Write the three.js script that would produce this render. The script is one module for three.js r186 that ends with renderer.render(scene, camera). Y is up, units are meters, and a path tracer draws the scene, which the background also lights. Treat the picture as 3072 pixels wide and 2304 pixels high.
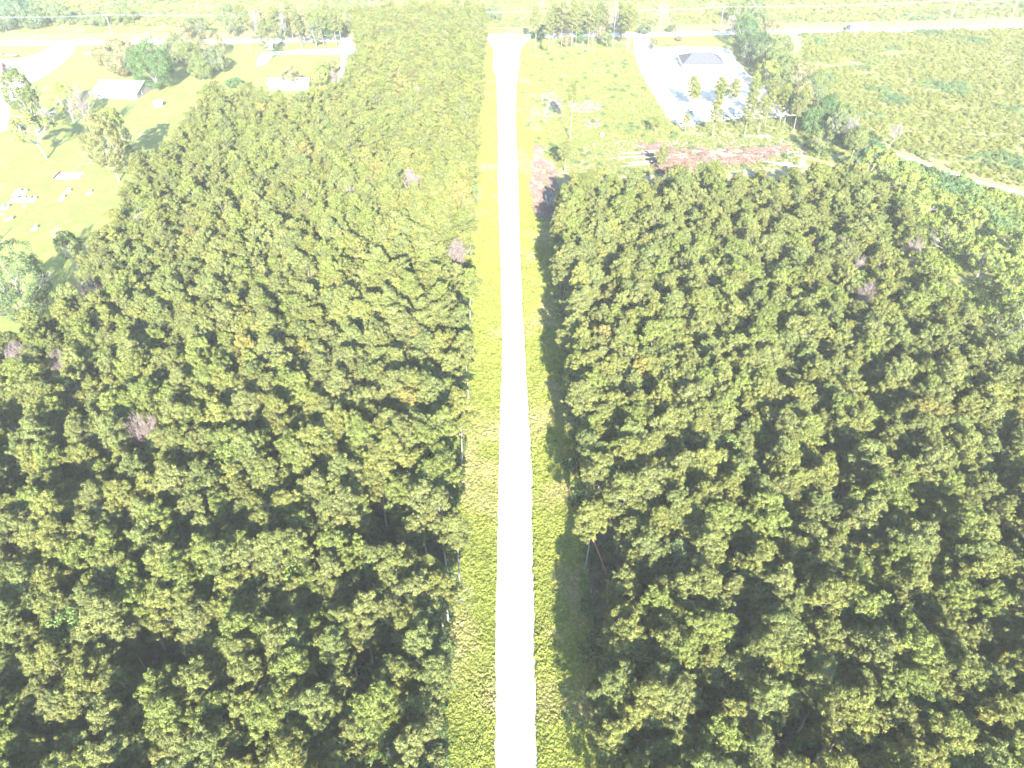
import * as THREE from 'three';
import { Sky } from 'three/addons/objects/Sky.js';

// ---------------------------------------------------------------- camera, sky, sun, exposure
const H = 110, PITCH = 39.5 * Math.PI / 180, F = 2129.72;
const scene = new THREE.Scene();
const camera = new THREE.PerspectiveCamera(56.82, 4 / 3, 0.5, 6000);
camera.position.set(0, H, 0);
camera.rotation.x = -PITCH;
const renderer = new THREE.WebGLRenderer({ antialias: true });
renderer.setSize(1024, 768);
renderer.toneMapping = THREE.LinearToneMapping;
renderer.toneMappingExposure = 6.8;
renderer.shadowMap.enabled = true;
const SUN_EL = 25 * Math.PI / 180, SUN_AZ = 6.2 * Math.PI / 180;
const sunDir = new THREE.Vector3(Math.sin(SUN_AZ) * Math.cos(SUN_EL), Math.sin(SUN_EL), Math.cos(SUN_AZ) * Math.cos(SUN_EL));
const sky = new Sky(); sky.name = 'sky'; sky.scale.setScalar(5000);
{ const u = sky.material.uniforms; u.sunPosition.value.copy(sunDir); u.turbidity.value = 4; u.rayleigh.value = 1.2; u.mieCoefficient.value = 0.005; u.mieDirectionalG.value = 0.8; }
sky.userData.kind = 'structure'; scene.add(sky);
scene.environmentIntensity = 0.17;
const sun = new THREE.DirectionalLight(new THREE.Color(1, 0.94, 0.84), 4.6);
sun.position.copy(sunDir).multiplyScalar(600).add(new THREE.Vector3(0, 0, -250)); sun.target.position.set(0, 0, -250);
sun.castShadow = true; sun.shadow.mapSize.set(4096, 4096);
Object.assign(sun.shadow.camera, { left: -450, right: 450, top: 400, bottom: -400, near: 1, far: 1600 });
scene.add(sun, sun.target);
scene.fog = new THREE.FogExp2(new THREE.Color(1, 0.985, 0.9), 0.00021);

// ---------------------------------------------------------------- helpers
function rng(seed) { let a = seed >>> 0; return () => { a = (a + 0x6D2B79F5) | 0; let t = Math.imul(a ^ (a >>> 15), 1 | a); t = (t + Math.imul(t ^ (t >>> 7), 61 | t)) ^ t; return ((t ^ (t >>> 14)) >>> 0) / 4294967296; }; }
const V = (x, y, z) => new THREE.Vector3(x, y, z);
const sp = Math.sin(PITCH), cp = Math.cos(PITCH);
// survey helper: the spot at height h that lies under a given reading of the photograph (3072 x 2304)
function at(px, py, h = 0) { const dx = (px - 1536) / F, dy = (1152 - py) / F, fy = -sp + dy * cp, fz = cp + dy * sp, t = (h - H) / fy; return V(dx * t, h, -fz * t); }
function proj(x, y, z) { const d = -z * cp + (H - y) * sp, u = (y - H) * cp + -z * sp; return [1536 + F * x / d, 1152 - F * u / d, d]; }
function topFor(base, py) { const dy = (1152 - py) / F; return H + base.z * -1 * (-sp + dy * cp) / (cp + dy * sp); }
const used = {};
function numbered(n) { const k = used[n] = (used[n] ?? -1) + 1; return k ? n + '_' + String(k).padStart(3, '0') : n; }
function shadowed(o) { o.traverse((m) => { if (m.isMesh) { m.castShadow = m.receiveShadow = true; } }); return o; }
function thing(name, label, category, pos, turn = 0, group) { const o = new THREE.Group(); o.name = numbered(name); o.position.copy(pos); o.rotation.y = turn; o.userData = { label, category }; if (group) o.userData.group = group; scene.add(o); return o; }
function part(name, geo, mat, parent) { const m = new THREE.Mesh(geo, mat); m.name = name; m.castShadow = m.receiveShadow = true; parent.add(m); return m; }
function hash2(x, y, s) { let h = Math.imul(x | 0, 374761393) ^ Math.imul(y | 0, 668265263) ^ Math.imul(s | 0, 2147483647 ^ 0x5bd1e995); h = Math.imul(h ^ (h >>> 13), 1274126177); return ((h ^ (h >>> 16)) >>> 0) / 4294967296; }
function vnoise(x, y, s, period) {
  const xi = Math.floor(x), yi = Math.floor(y), m = (v) => period ? ((v % period) + period) % period : v; let fx = x - xi, fy = y - yi; fx = fx * fx * (3 - 2 * fx); fy = fy * fy * (3 - 2 * fy);
  const a = hash2(m(xi), m(yi), s), b = hash2(m(xi + 1), m(yi), s), c = hash2(m(xi), m(yi + 1), s), d = hash2(m(xi + 1), m(yi + 1), s);
  return a + (b - a) * fx + (c - a) * fy + (a - b - c + d) * fx * fy;
}
function fbm(x, y, s, period) { let v = 0, a = 0.5, n = 0; for (let i = 0; i < 4; i++) { v += a * vnoise(x, y, s + i, period); n += a; a *= 0.5; x *= 2; y *= 2; if (period) period *= 2; } return v / n; }
const mix = (a, b, t) => a + (b - a) * t, clamp = (t) => Math.max(0, Math.min(1, t)), mix3 = (a, b, t) => [mix(a[0], b[0], t), mix(a[1], b[1], t), mix(a[2], b[2], t)];
const toS = (v) => Math.round(255 * (v <= 0.0031308 ? 12.92 * v : 1.055 * Math.pow(v, 1 / 2.4) - 0.055));
function colourMap(size, fn) {   // fn(u, v) -> linear rgb
  const d = new Uint8Array(size * size * 4);
  for (let j = 0; j < size; j++) for (let i = 0; i < size; i++) { const c = fn(i / size, j / size, i, j), k = (j * size + i) * 4; d[k] = toS(clamp(c[0])); d[k + 1] = toS(clamp(c[1])); d[k + 2] = toS(clamp(c[2])); d[k + 3] = 255; }
  const t = new THREE.DataTexture(d, size, size); t.colorSpace = THREE.SRGBColorSpace; t.wrapS = t.wrapT = THREE.RepeatWrapping; t.magFilter = THREE.LinearFilter; t.minFilter = THREE.LinearMipmapLinearFilter; t.generateMipmaps = true; t.needsUpdate = true; return t;
}
// a ground texture out of two tones plus bare or dry patches, with coarse and fine grain
function groundMap(size, seed, a, b, dry, dryAmount, grain = 0.5) {
  return colourMap(size, (u, v, i, j) => { const n = fbm(u * 6, v * 6, seed, 6), m = fbm(u * 40, v * 40, seed + 9, 40), f = hash2(i, j, seed + 20), p = fbm(u * 9, v * 9, seed + 31, 9); let c = mix3(a, b, clamp(0.5 + (n - 0.5) * 2.2 + (m - 0.5) * 1.2)); c = mix3(c, dry, clamp((p - 1 + dryAmount) * 6) * clamp(0.3 + m)); const k = 1 + (f - 0.5) * grain + (m - 0.5) * grain; return [c[0] * k, c[1] * k, c[2] * k]; });
}
const std = (o) => new THREE.MeshPhysicalMaterial({ roughness: 0.95, metalness: 0, specularIntensity: (o.roughness ?? 1) < 0.6 ? 1 : 0.15, ...o });
const rgb = (r, g, b) => new THREE.Color().setRGB(r, g, b);
// a flat sheet over a polygon given in metres, its edge roughened
function rough(pts, step, amp, seed) { const out = []; pts.forEach((p, i) => { const q = pts[(i + 1) % pts.length], L = Math.hypot(q[0] - p[0], q[1] - p[1]), n = Math.max(1, Math.round(L / step)), nx = (q[1] - p[1]) / L, ny = -(q[0] - p[0]) / L; for (let k = 0; k < n; k++) { const t = k / n, x = mix(p[0], q[0], t), y = mix(p[1], q[1], t), o = amp * 2 * (fbm(x / step / 2.2, y / step / 2.2, seed) - 0.5) * 1.6; out.push([x + nx * o, y + ny * o]); } }); return out; }
function sheet(name, pts, y, mat, tile, step = 0, amp = 0, seed = 1) {
  if (step) pts = rough(pts, step, amp, seed);
  const v2 = pts.map((p) => new THREE.Vector2(p[0], p[1])); if (!THREE.ShapeUtils.isClockWise(v2)) v2.reverse();
  const f = THREE.ShapeUtils.triangulateShape(v2, []), pos = [], uv = [], nor = [];
  for (const p of v2) { pos.push(p.x, y, p.y); uv.push(p.x / tile, p.y / tile); nor.push(0, 1, 0); }
  const g = new THREE.BufferGeometry(); g.setAttribute('position', new THREE.Float32BufferAttribute(pos, 3)); g.setAttribute('normal', new THREE.Float32BufferAttribute(nor, 3)); g.setAttribute('uv', new THREE.Float32BufferAttribute(uv, 2));
  const a = V(pos[f[0][0] * 3], 0, pos[f[0][0] * 3 + 2]), b = V(pos[f[0][1] * 3], 0, pos[f[0][1] * 3 + 2]), c = V(pos[f[0][2] * 3], 0, pos[f[0][2] * 3 + 2]), up = b.sub(a).cross(c.sub(a)).y > 0;
  g.setIndex(f.flatMap((t) => up ? t : [t[0], t[2], t[1]]));
  const m = new THREE.Mesh(g, mat); m.name = name; m.receiveShadow = true; m.userData.kind = 'structure'; scene.add(m); return m;
}
const px = (list, h = 0) => list.map(([a, b]) => { const p = at(a, b, h); return [p.x, p.z]; });
function inside(poly, x, y) { let c = false; for (let i = 0, j = poly.length - 1; i < poly.length; j = i++) { const [a, b] = poly[i], [d, e] = poly[j]; if ((b > y) !== (e > y) && x < (d - a) * (y - b) / (e - b) + a) c = !c; } return c; }
// mesh builder with flat faces and vertex colours
class MB {
  constructor() { this.p = []; this.n = []; this.c = []; }
  tri(a, b, c, col) { const ux = b.x - a.x, uy = b.y - a.y, uz = b.z - a.z, vx = c.x - a.x, vy = c.y - a.y, vz = c.z - a.z; let nx = uy * vz - uz * vy, ny = uz * vx - ux * vz, nz = ux * vy - uy * vx; const l = Math.hypot(nx, ny, nz) || 1; nx /= l; ny /= l; nz /= l; this.p.push(a.x, a.y, a.z, b.x, b.y, b.z, c.x, c.y, c.z); for (let i = 0; i < 3; i++) { this.n.push(nx, ny, nz); this.c.push(col[0], col[1], col[2]); } }
  quad(a, b, c, d, col) { this.tri(a, b, c, col); this.tri(a, c, d, col); }
  tube(a, b, r0, r1, seg, col) {
    const d = b.clone().sub(a).normalize(), s = Math.abs(d.y) > 0.9 ? V(1, 0, 0) : V(0, 1, 0), u = s.cross(d).normalize(), w = d.clone().cross(u), A = [], B = [];
    for (let i = 0; i < seg; i++) { const t = i / seg * 2 * Math.PI, k = u.clone().multiplyScalar(Math.cos(t)).addScaledVector(w, Math.sin(t)); A.push(a.clone().addScaledVector(k, r0)); B.push(b.clone().addScaledVector(k, r1)); }
    for (let i = 0; i < seg; i++) { const j = (i + 1) % seg; this.quad(A[i], A[j], B[j], B[i], col); }
  }
  path(pts, r0, r1, seg, col) { for (let i = 0; i + 1 < pts.length; i++) this.tube(pts[i], pts[i + 1], mix(r0, r1, i / (pts.length - 1)), mix(r0, r1, (i + 1) / (pts.length - 1)), seg, col); }
  leaf(c, n, s, w, R, col) { const t = Math.abs(n.y) > 0.9 ? V(1, 0, 0) : V(0, 1, 0), u = t.cross(n).normalize(), v = n.clone().cross(u), a = R() * 6.283, ca = Math.cos(a), sa = Math.sin(a), d = u.clone().multiplyScalar(ca).addScaledVector(v, sa), e = u.multiplyScalar(-sa).addScaledVector(v, ca); this.tri(c.clone().addScaledVector(d, -s).addScaledVector(e, -w), c.clone().addScaledVector(d, -s * 0.6).addScaledVector(e, w), c.clone().addScaledVector(d, s), col); }
  box(x0, x1, y0, y1, z0, z1, col) { const q = (...a) => this.quad(...a.map((k) => V(k & 1 ? x1 : x0, k & 2 ? y1 : y0, k & 4 ? z1 : z0)), col); q(4, 5, 7, 6); q(1, 0, 2, 3); q(5, 1, 3, 7); q(0, 4, 6, 2); q(6, 7, 3, 2); q(0, 1, 5, 4); }
  geo() { const g = new THREE.BufferGeometry(); g.setAttribute('position', new THREE.Float32BufferAttribute(this.p, 3)); g.setAttribute('normal', new THREE.Float32BufferAttribute(this.n, 3)); g.setAttribute('color', new THREE.Float32BufferAttribute(this.c, 3)); return g; }
}
const W1 = [1, 1, 1];
function rdir(R) { const z = R() * 2 - 1, t = R() * 6.283, r = Math.sqrt(1 - z * z); return V(r * Math.cos(t), z, r * Math.sin(t)); }
const leafMat = (r = 1, g = 1, b = 1) => std({ color: rgb(r, g, b), vertexColors: true, side: THREE.DoubleSide, roughness: 0.9 });
const FOLIAGE = [leafMat(1, 1, 1), leafMat(1.07, 1.03, 0.95), leafMat(0.93, 0.98, 1.05), leafMat(1.02, 1.0, 1.12), leafMat(0.98, 1.05, 0.9)], BARK = std({ vertexColors: true, roughness: 0.95 });
function bark(R, base) { const k = 0.8 + 0.4 * R(); return [base[0] * k, base[1] * k, base[2] * k]; }
const PINE_BARK = [0.2, 0.165, 0.14], GREY_BARK = [0.2, 0.18, 0.155], DEAD_BARK = [0.2, 0.155, 0.138];

// ---------------------------------------------------------------- ground, road, fields
const grassMap = groundMap(1024, 3, [0.13, 0.145, 0.04], [0.18, 0.18, 0.055], [0.24, 0.21, 0.11], 0.42, 0.55);
const ground = new THREE.Mesh(new THREE.PlaneGeometry(5000, 5000).rotateX(-Math.PI / 2), std({ map: grassMap }));
{ const uv = ground.geometry.attributes.uv; for (let i = 0; i < uv.count; i++) uv.setXY(i, uv.getX(i) * 5000 / 60, uv.getY(i) * 5000 / 60); }
ground.name = 'ground'; ground.receiveShadow = true; ground.userData.kind = 'structure'; scene.add(ground);

const roadL = [[1478, 2420], [1482, 2304], [1486, 2000], [1494, 1500], [1495, 1430], [1507, 1041], [1500, 750], [1493, 532], [1494, 420], [1492, 325], [1489, 230], [1478, 206], [1480, 175], [1482, 150], [1458, 112]];
const roadR = [[1596, 112], [1560, 150], [1560, 190], [1552, 230], [1547, 325], [1549, 420], [1555, 532], [1560, 750], [1574, 1041], [1598, 1430], [1595, 1500], [1606, 2000], [1613, 2304], [1616, 2420]];
const gravelMap = groundMap(512, 70, [0.5, 0.47, 0.42], [0.62, 0.59, 0.53], [0.42, 0.37, 0.3], 0.3, 0.25);
const gravel = std({ map: gravelMap });
const roadPoly = px([...roadL, ...roadR]), apron = px([[1456, 103], [1600, 103], [1582, 122], [1562, 152], [1552, 172], [1488, 172], [1480, 150], [1466, 125]]), onRoad = (x, z) => inside(roadPoly, x, z) || inside(apron, x, z);
sheet('gravel_road', roadPoly, 0.12, gravel, 14, 1.2, 0.13, 5);
sheet('road_apron', apron, 0.19, gravel, 14, 2, 0.4, 55);
const highwayMid = [[-900, 134], [-200, 132], [400, 129], [1000, 119], [1525, 108], [2050, 103], [2380, 94], [2706, 89], [3072, 78], [3800, 58]].map(([a, b]) => at(a, b));
function strip(name, mid, w0, w1, y, mat, tile, step, amp, seed) { const L = [], Rr = []; mid.forEach((p, i) => { const d = mid[Math.min(i + 1, mid.length - 1)].clone().sub(mid[Math.max(i - 1, 0)]).normalize(), n = V(-d.z, 0, d.x); L.push([p.x + n.x * w0, p.z + n.z * w0]); Rr.unshift([p.x + n.x * w1, p.z + n.z * w1]); }); return sheet(name, [...L, ...Rr], y, mat, tile, step, amp, seed); }
const roadsideMap = groundMap(512, 17, [0.2, 0.18, 0.075], [0.23, 0.2, 0.085], [0.28, 0.22, 0.12], 0.45, 0.4);
strip('roadside_verge', highwayMid, -22, 7, 0.03, std({ map: roadsideMap }), 30, 6, 1.5, 8);
strip('highway', highwayMid, -4.6, 4.6, 0.16, std({ map: groundMap(512, 41, [0.42, 0.41, 0.39], [0.5, 0.49, 0.46], [0.36, 0.35, 0.33], 0.3, 0.15) }), 16, 8, 0.1, 9);
const lineM = std({ color: rgb(0.8, 0.62, 0.15) }), whiteLine = std({ color: rgb(0.82, 0.82, 0.8) });
strip('road_markings', highwayMid, -0.16, 0.16, 0.18, lineM, 5, 0, 0, 1); strip('road_markings_001', highwayMid, 3.9, 4.1, 0.18, whiteLine, 5, 0, 0, 1); strip('road_markings_002', highwayMid, -4.1, -3.9, 0.18, whiteLine, 5, 0, 0, 1);

const lawnMap = groundMap(512, 23, [0.158, 0.187, 0.05], [0.19, 0.205, 0.06], [0.215, 0.205, 0.08], 0.4, 0.18);
sheet('lawn', px([[-700, 148], [1080, 128], [1060, 330], [500, 520], [300, 760], [60, 1080], [-300, 1150], [-900, 700]]), 0.05, std({ map: lawnMap }), 45, 8, 1, 12);
const concrete = std({ map: groundMap(512, 51, [0.52, 0.51, 0.48], [0.6, 0.59, 0.56], [0.45, 0.43, 0.4], 0.3, 0.12) });
sheet('driveway', px([[158, 139], [226, 141], [216, 165], [180, 198], [142, 224], [112, 240], [70, 260], [30, 330], [22, 395], [-40, 400], [-150, 340], [-150, 180], [55, 178], [110, 162]]), 0.1, concrete, 16, 2, 0.4, 3);
sheet('driveway_001', px([[1040, 118], [1074, 128], [1073, 159], [1050, 166], [1040, 200], [1030, 240], [1020, 290], [1000, 290], [1012, 240], [1022, 200], [1020, 164], [900, 163], [820, 166], [790, 196], [765, 200], [775, 172], [790, 158], [900, 150], [1010, 146]]), 0.1, concrete, 16, 2, 0.4, 4);
const sandMap = groundMap(1024, 61, [0.5, 0.455, 0.36], [0.6, 0.55, 0.45], [0.36, 0.36, 0.16], 0.33, 0.18);
sheet('sand_lot', px([[1898, 108], [1942, 112], [1958, 142], [2060, 140], [2186, 143], [2202, 172], [2248, 224], [2296, 262], [2350, 310], [2390, 348], [2320, 352], [2223, 356], [2120, 366], [2036, 384], [1992, 336], [1957, 279], [1932, 234], [1917, 194], [1902, 157]]), 0.08, std({ map: sandMap }), 40, 3, 1.1, 6);
sheet('grass_strip', px([[1945, 110], [2200, 106], [2192, 146], [2060, 134], [1965, 132]]), 0.1, std({ map: lawnMap }), 30, 4, 0.8, 7);
const trackMid = [[2600, 436], [2657, 452], [2742, 481], [2851, 521], [2959, 553], [3072, 582], [3400, 670]].map(([a, b]) => at(a, b));
strip('track_verge', trackMid, -9, 5.5, 0.04, std({ map: roadsideMap }), 30, 4, 1.2, 10);
strip('dirt_track', trackMid, -1.3, 1.5, 0.08, std({ map: sandMap }), 20, 3, 0.25, 11);
const vergeMap = groundMap(1024, 81, [0.17, 0.19, 0.04], [0.22, 0.21, 0.055], [0.3, 0.25, 0.13], 0.42, 0.6);
const vergeM = std({ map: vergeMap });
sheet('verge', [[-3, -38], [-3, -480], [-19, -480], [-16, -300], [-12, -160], [-11, -38]], 0.06, vergeM, 30, 3, 0.5, 13);
sheet('verge_001', [[3, -38], [2.5, -262], [13.5, -258], [13.5, -38]], 0.06, vergeM, 30, 3, 0.5, 14);
sheet('field', [[2, -256], [2, -432], ...px([[1900, 142], [1990, 345], [2060, 412]]), [42, -274], [18, -268]], 0.045, std({ map: groundMap(1024, 88, [0.16, 0.175, 0.046], [0.2, 0.2, 0.058], [0.23, 0.2, 0.1], 0.42, 0.6) }), 42, 4, 1, 27);
// forest canopies as seen: their outlines give the ground the trees stand on
const leftCanopy = [[1475, 30], [1070, 40], [1078, 150], [1055, 230], [1005, 280], [930, 312], [850, 320], [780, 295], [720, 282], [650, 290], [605, 325], [565, 370], [525, 440], [445, 490], [400, 575], [365, 655], [350, 735], [295, 735], [265, 790], [230, 870], [170, 960], [75, 1000], [0, 1045], [-120, 1060], [-400, 1500], [-400, 2750], [1510, 2750]];
const rightCanopy = [[1680, 572], [1800, 548], [2100, 542], [2330, 552], [2450, 528], [2540, 512], [2630, 565], [2700, 640], [2760, 760], [2830, 900], [2920, 1010], [3072, 1080], [3300, 1180], [3500, 1500], [3500, 2750], [1550, 2750]];
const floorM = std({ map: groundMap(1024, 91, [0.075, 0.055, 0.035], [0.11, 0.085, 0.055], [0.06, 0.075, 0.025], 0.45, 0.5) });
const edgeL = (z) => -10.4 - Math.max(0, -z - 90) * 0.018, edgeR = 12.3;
const clipX = (list, f) => list.map(([x, z]) => [f(x, z), z]);
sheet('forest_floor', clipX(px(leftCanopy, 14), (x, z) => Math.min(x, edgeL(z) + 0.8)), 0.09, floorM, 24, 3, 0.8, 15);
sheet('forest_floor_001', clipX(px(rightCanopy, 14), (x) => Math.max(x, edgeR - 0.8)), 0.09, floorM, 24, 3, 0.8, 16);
const slashMap = groundMap(512, 101, [0.185, 0.11, 0.082], [0.25, 0.175, 0.14], [0.32, 0.275, 0.2], 0.55, 0.8);
const slashM = std({ map: slashMap });
const slashArea = px([[1895, 436], [1990, 440], [2080, 452], [2200, 450], [2360, 446], [2405, 462], [2330, 482], [2260, 492], [2150, 500], [2060, 520], [1985, 535], [1965, 500], [1930, 470]]);
const slashVerge = px([[1606, 438], [1632, 436], [1640, 480], [1668, 520], [1668, 650], [1640, 668], [1604, 640], [1590, 560], [1600, 500]]);
sheet('slash_ground', slashArea, 0.1, slashM, 9, 2.5, 2.4, 21);
const chipM = std({ map: groundMap(512, 111, [0.24, 0.19, 0.17], [0.31, 0.26, 0.235], [0.17, 0.175, 0.055], 0.45, 0.6) });
sheet('slash_ground_001', slashVerge, 0.1, chipM, 9, 1.6, 1.2, 22);
sheet('bare_patch', px([[1592, 285], [1660, 275], [1680, 310], [1672, 345], [1640, 365], [1600, 385], [1592, 330]]), 0.08, chipM, 8, 1.2, 1, 23);
sheet('bare_patch_001', px([[1715, 312], [1770, 300], [1810, 318], [1780, 340], [1720, 342]]), 0.08, chipM, 8, 1.2, 1, 24);
sheet('bare_patch_002', px([[1760, 365], [1800, 355], [1800, 385], [1765, 390]]), 0.08, chipM, 8, 1.2, 1, 25);
sheet('cut_ground', px([[1740, 438], [1900, 420], [2300, 405], [2420, 440], [2420, 520], [2100, 545], [1750, 545], [1660, 520]]), 0.075, std({ map: groundMap(512, 121, [0.2, 0.18, 0.09], [0.3, 0.25, 0.19], [0.17, 0.18, 0.055], 0.5, 0.5) }), 22, 3, 2.2, 26);

// ---------------------------------------------------------------- trees: builders
function makePine(seed, o = {}) {
  const R = rng(seed), h = o.h ?? 17.5 + 2 * R(), Rm = o.r ?? 2.55 + 0.85 * R(), cb = o.cb ?? 0.44, T = new MB(), L = new MB(), C = new MB(), pts = [];
  const lean = V((R() - 0.5) * 0.9, 0, (R() - 0.5) * 0.9), bend = R() * 6.283, trunkAt = (t) => V(lean.x * t * t + 0.16 * Math.sin(t * 4 + bend), h * t, lean.z * t * t + 0.16 * Math.cos(t * 3.3 + bend));
  for (let i = 0; i <= 9; i++) pts.push(trunkAt(i / 9 * 0.985)); T.path(pts, 0.17 + 0.03 * R(), 0.035, 7, W1.map((_, i) => PINE_BARK[i]));
  const nb = o.nb ?? 36, base = [0.115, 0.125, 0.034], az0 = R() * 6.283, lob = R() * 6.283, lob2 = R() * 6.283;
  for (let i = 0; i < nb; i++) {
    const t = Math.pow((i + 0.5) / nb, 0.9), y = cb + (0.975 - cb) * t, az = az0 + i * 2.39996 + (R() - 0.5) * 0.9;
    const prof = (t < 0.3 ? 0.62 + 1.27 * t : 1) * Math.sqrt(Math.max(0.03, 1 - Math.pow(Math.max(0, (t - 0.18) / 0.82), 2.2)));
    const len = Rm * prof * (0.72 + 0.4 * R()) * (1 + 0.22 * Math.sin(2 * az + lob) + 0.16 * Math.sin(3 * az + lob2)) + 0.15, el = mix(-0.05, 1.05, Math.pow(t, 1.4)) + (R() - 0.5) * 0.25;
    const a = trunkAt(y), dir = V(Math.cos(az) * Math.cos(el), Math.sin(el), Math.sin(az) * Math.cos(el)), tip = a.clone().addScaledVector(dir, len).add(V(0, 0.12 * len * len * 0.3, 0)), mid = a.clone().lerp(tip, 0.5).add(V(0, -0.06 * len, 0));
    const bc = bark(R, GREY_BARK); L.tube(a, mid, 0.05, 0.035, 3, bc); L.tube(mid, tip, 0.035, 0.012, 3, bc);
    const tint = 0.85 + 0.3 * R(), yel = R() < 0.05 ? 0.3 * R() : 0.08 * R();
    const nt = Math.round(7 + 5.6 * len * (0.6 + 0.4 * prof));
    for (let k = 0; k < nt; k++) {
      const s = k === 0 ? 1 : 0.4 + 0.6 * Math.sqrt(R()), on = s < 0.5 ? a.clone().lerp(mid, s * 2) : mid.clone().lerp(tip, s * 2 - 1), sp2 = 0.2 + 0.24 * len * (1.2 - 0.5 * s);
      const off = V((R() - 0.5) * 2, (R() - 0.3) * 1.1, (R() - 0.5) * 2).multiplyScalar(sp2), c = on.clone().add(off);
      if (k % 2) L.tube(on, c, 0.018, 0.008, 3, bc);
      const out = off.clone().normalize().add(dir.clone().multiplyScalar(0.7)).add(V(0, 0.75, 0)).normalize(), rt = 0.27 + 0.12 * R(), kk = tint * (0.85 + 0.3 * R()), col = mix3([base[0] * kk, base[1] * kk, base[2] * kk], [0.19 * kk, 0.16 * kk, 0.035], yel);
      for (let q = 0; q < 20; q++) { const d = rdir(R); if (d.dot(out) < -0.35) d.negate(); const p = c.clone().addScaledVector(d, rt * (0.72 + 0.35 * R())), nn = d.clone().add(rdir(R).multiplyScalar(0.45)).normalize(), ck = 0.85 + 0.3 * R(); C.leaf(p, nn, rt * 0.55, rt * 0.2, R, [col[0] * ck, col[1] * ck, col[2] * ck]); }
      for (let q = 0; q < 14; q++) { const d = rdir(R).add(out.clone().multiplyScalar(0.5)).normalize(), sd = rdir(R).cross(d).normalize().multiplyScalar(0.024), e = c.clone().addScaledVector(d, rt * 1.5), b0 = c.clone().addScaledVector(d, rt * 0.3); C.tri(b0.clone().add(sd), b0.clone().sub(sd), e, col); }
    }
  }
  return { h, trunk: T.geo(), limbs: L.geo(), crown: C.geo() };
}
function limbsOf(L, R, a, dir, len, r, depth, tips, col, spread, up) {
  const n = 3; let p = a, d = dir.clone(); for (let i = 0; i < n; i++) { d.add(rdir(R).multiplyScalar(0.18)).add(V(0, up * 0.12, 0)).normalize(); const q = p.clone().addScaledVector(d, len / n); L.tube(p, q, r * (1 - 0.3 * i / n), r * (1 - 0.3 * (i + 1) / n), depth > 1 ? 6 : depth ? 4 : 3, col); p = q; if (depth > 0 && i > 0 && R() < 0.75) limbsOf(L, R, p, side(d, R, spread), len * (0.55 + 0.2 * R()), r * 0.42, depth - 1, tips, col, spread, up); }
  if (depth <= 0) { tips.push(p); return; }
  const k = 2 + (R() < 0.5 ? 1 : 0); for (let i = 0; i < k; i++) limbsOf(L, R, p, side(d, R, spread), len * (0.62 + 0.22 * R()), r * 0.6, depth - 1, tips, col, spread, up);
}
function side(d, R, s) { return d.clone().add(rdir(R).multiplyScalar(s)).normalize(); }
function makeBroad(seed, o) {   // h, r, trunk share ts, leaf colour, clumps, leaves per clump, bark colour
  const R = rng(seed), T = new MB(), L = new MB(), C = new MB(), { h, r } = o, tb = h * (o.ts ?? 0.25), col = o.bark ?? GREY_BARK, tips = [], tr = o.tr ?? 0.018 * h + 0.08, lean = o.lean ?? [0, 0];
  const fork = V(lean[0], tb, lean[1]); T.path([V(0, 0, 0), V(lean[0] * 0.3, tb * 0.5, lean[1] * 0.3), fork], tr * 1.15, tr * 0.85, 8, col);
  const n = o.n ?? 6; for (let i = 0; i < n; i++) { const a = i / n * 6.283 + R() * 0.6, e = mix(0.35, 1.3, R()); limbsOf(L, R, fork.clone().add(V(0, -0.1, 0)), V(Math.cos(a) * Math.cos(e), Math.sin(e), Math.sin(a) * Math.cos(e)), (h - tb) * mix(0.3, 0.33, Math.sin(e)), tr * 0.42, 2, tips, col, 0.55, 0.6); }
  const cy = (h + tb * 0.8) / 2, ry = (h - tb * 0.8) / 2, K = o.k ?? 90;
  for (let i = 0; i < K; i++) {
    let c, d; if (o.bareTips && i < tips.length) { c = tips[Math.floor(R() * tips.length)]; d = c.clone().sub(V(lean[0], cy, lean[1])).normalize(); } else { d = rdir(R); d.y = d.y * 0.9 + 0.12; d.normalize(); const f = 0.72 + 0.3 * R() + 0.12 * Math.sin(4 * d.x + seed) * Math.cos(3 * d.z + seed); c = V(lean[0] + d.x * r * f, cy + d.y * ry * f, lean[1] + d.z * r * f); }
    const rc = (o.rc ?? 0.2 * r) * (0.6 + 0.7 * R()), kk = 0.78 + 0.45 * R();
    for (let q = 0; q < Math.round((o.q ?? 60) * 1.5); q++) { const e = rdir(R); if (e.dot(d) < -0.3) e.negate(); const p = c.clone().addScaledVector(e, rc * (0.55 + 0.5 * R())), nn = e.clone().add(rdir(R).multiplyScalar(0.7)).normalize(), ck = kk * (0.8 + 0.4 * R()), s = o.leaf ?? 0.27; C.leaf(p, nn, s * (0.8 + 0.5 * R()), s * 0.6, R, [o.col[0] * ck, o.col[1] * ck, o.col[2] * ck]); }
  }
  return { h, trunk: T.geo(), limbs: L.geo(), crown: C.geo() };
}
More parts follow.
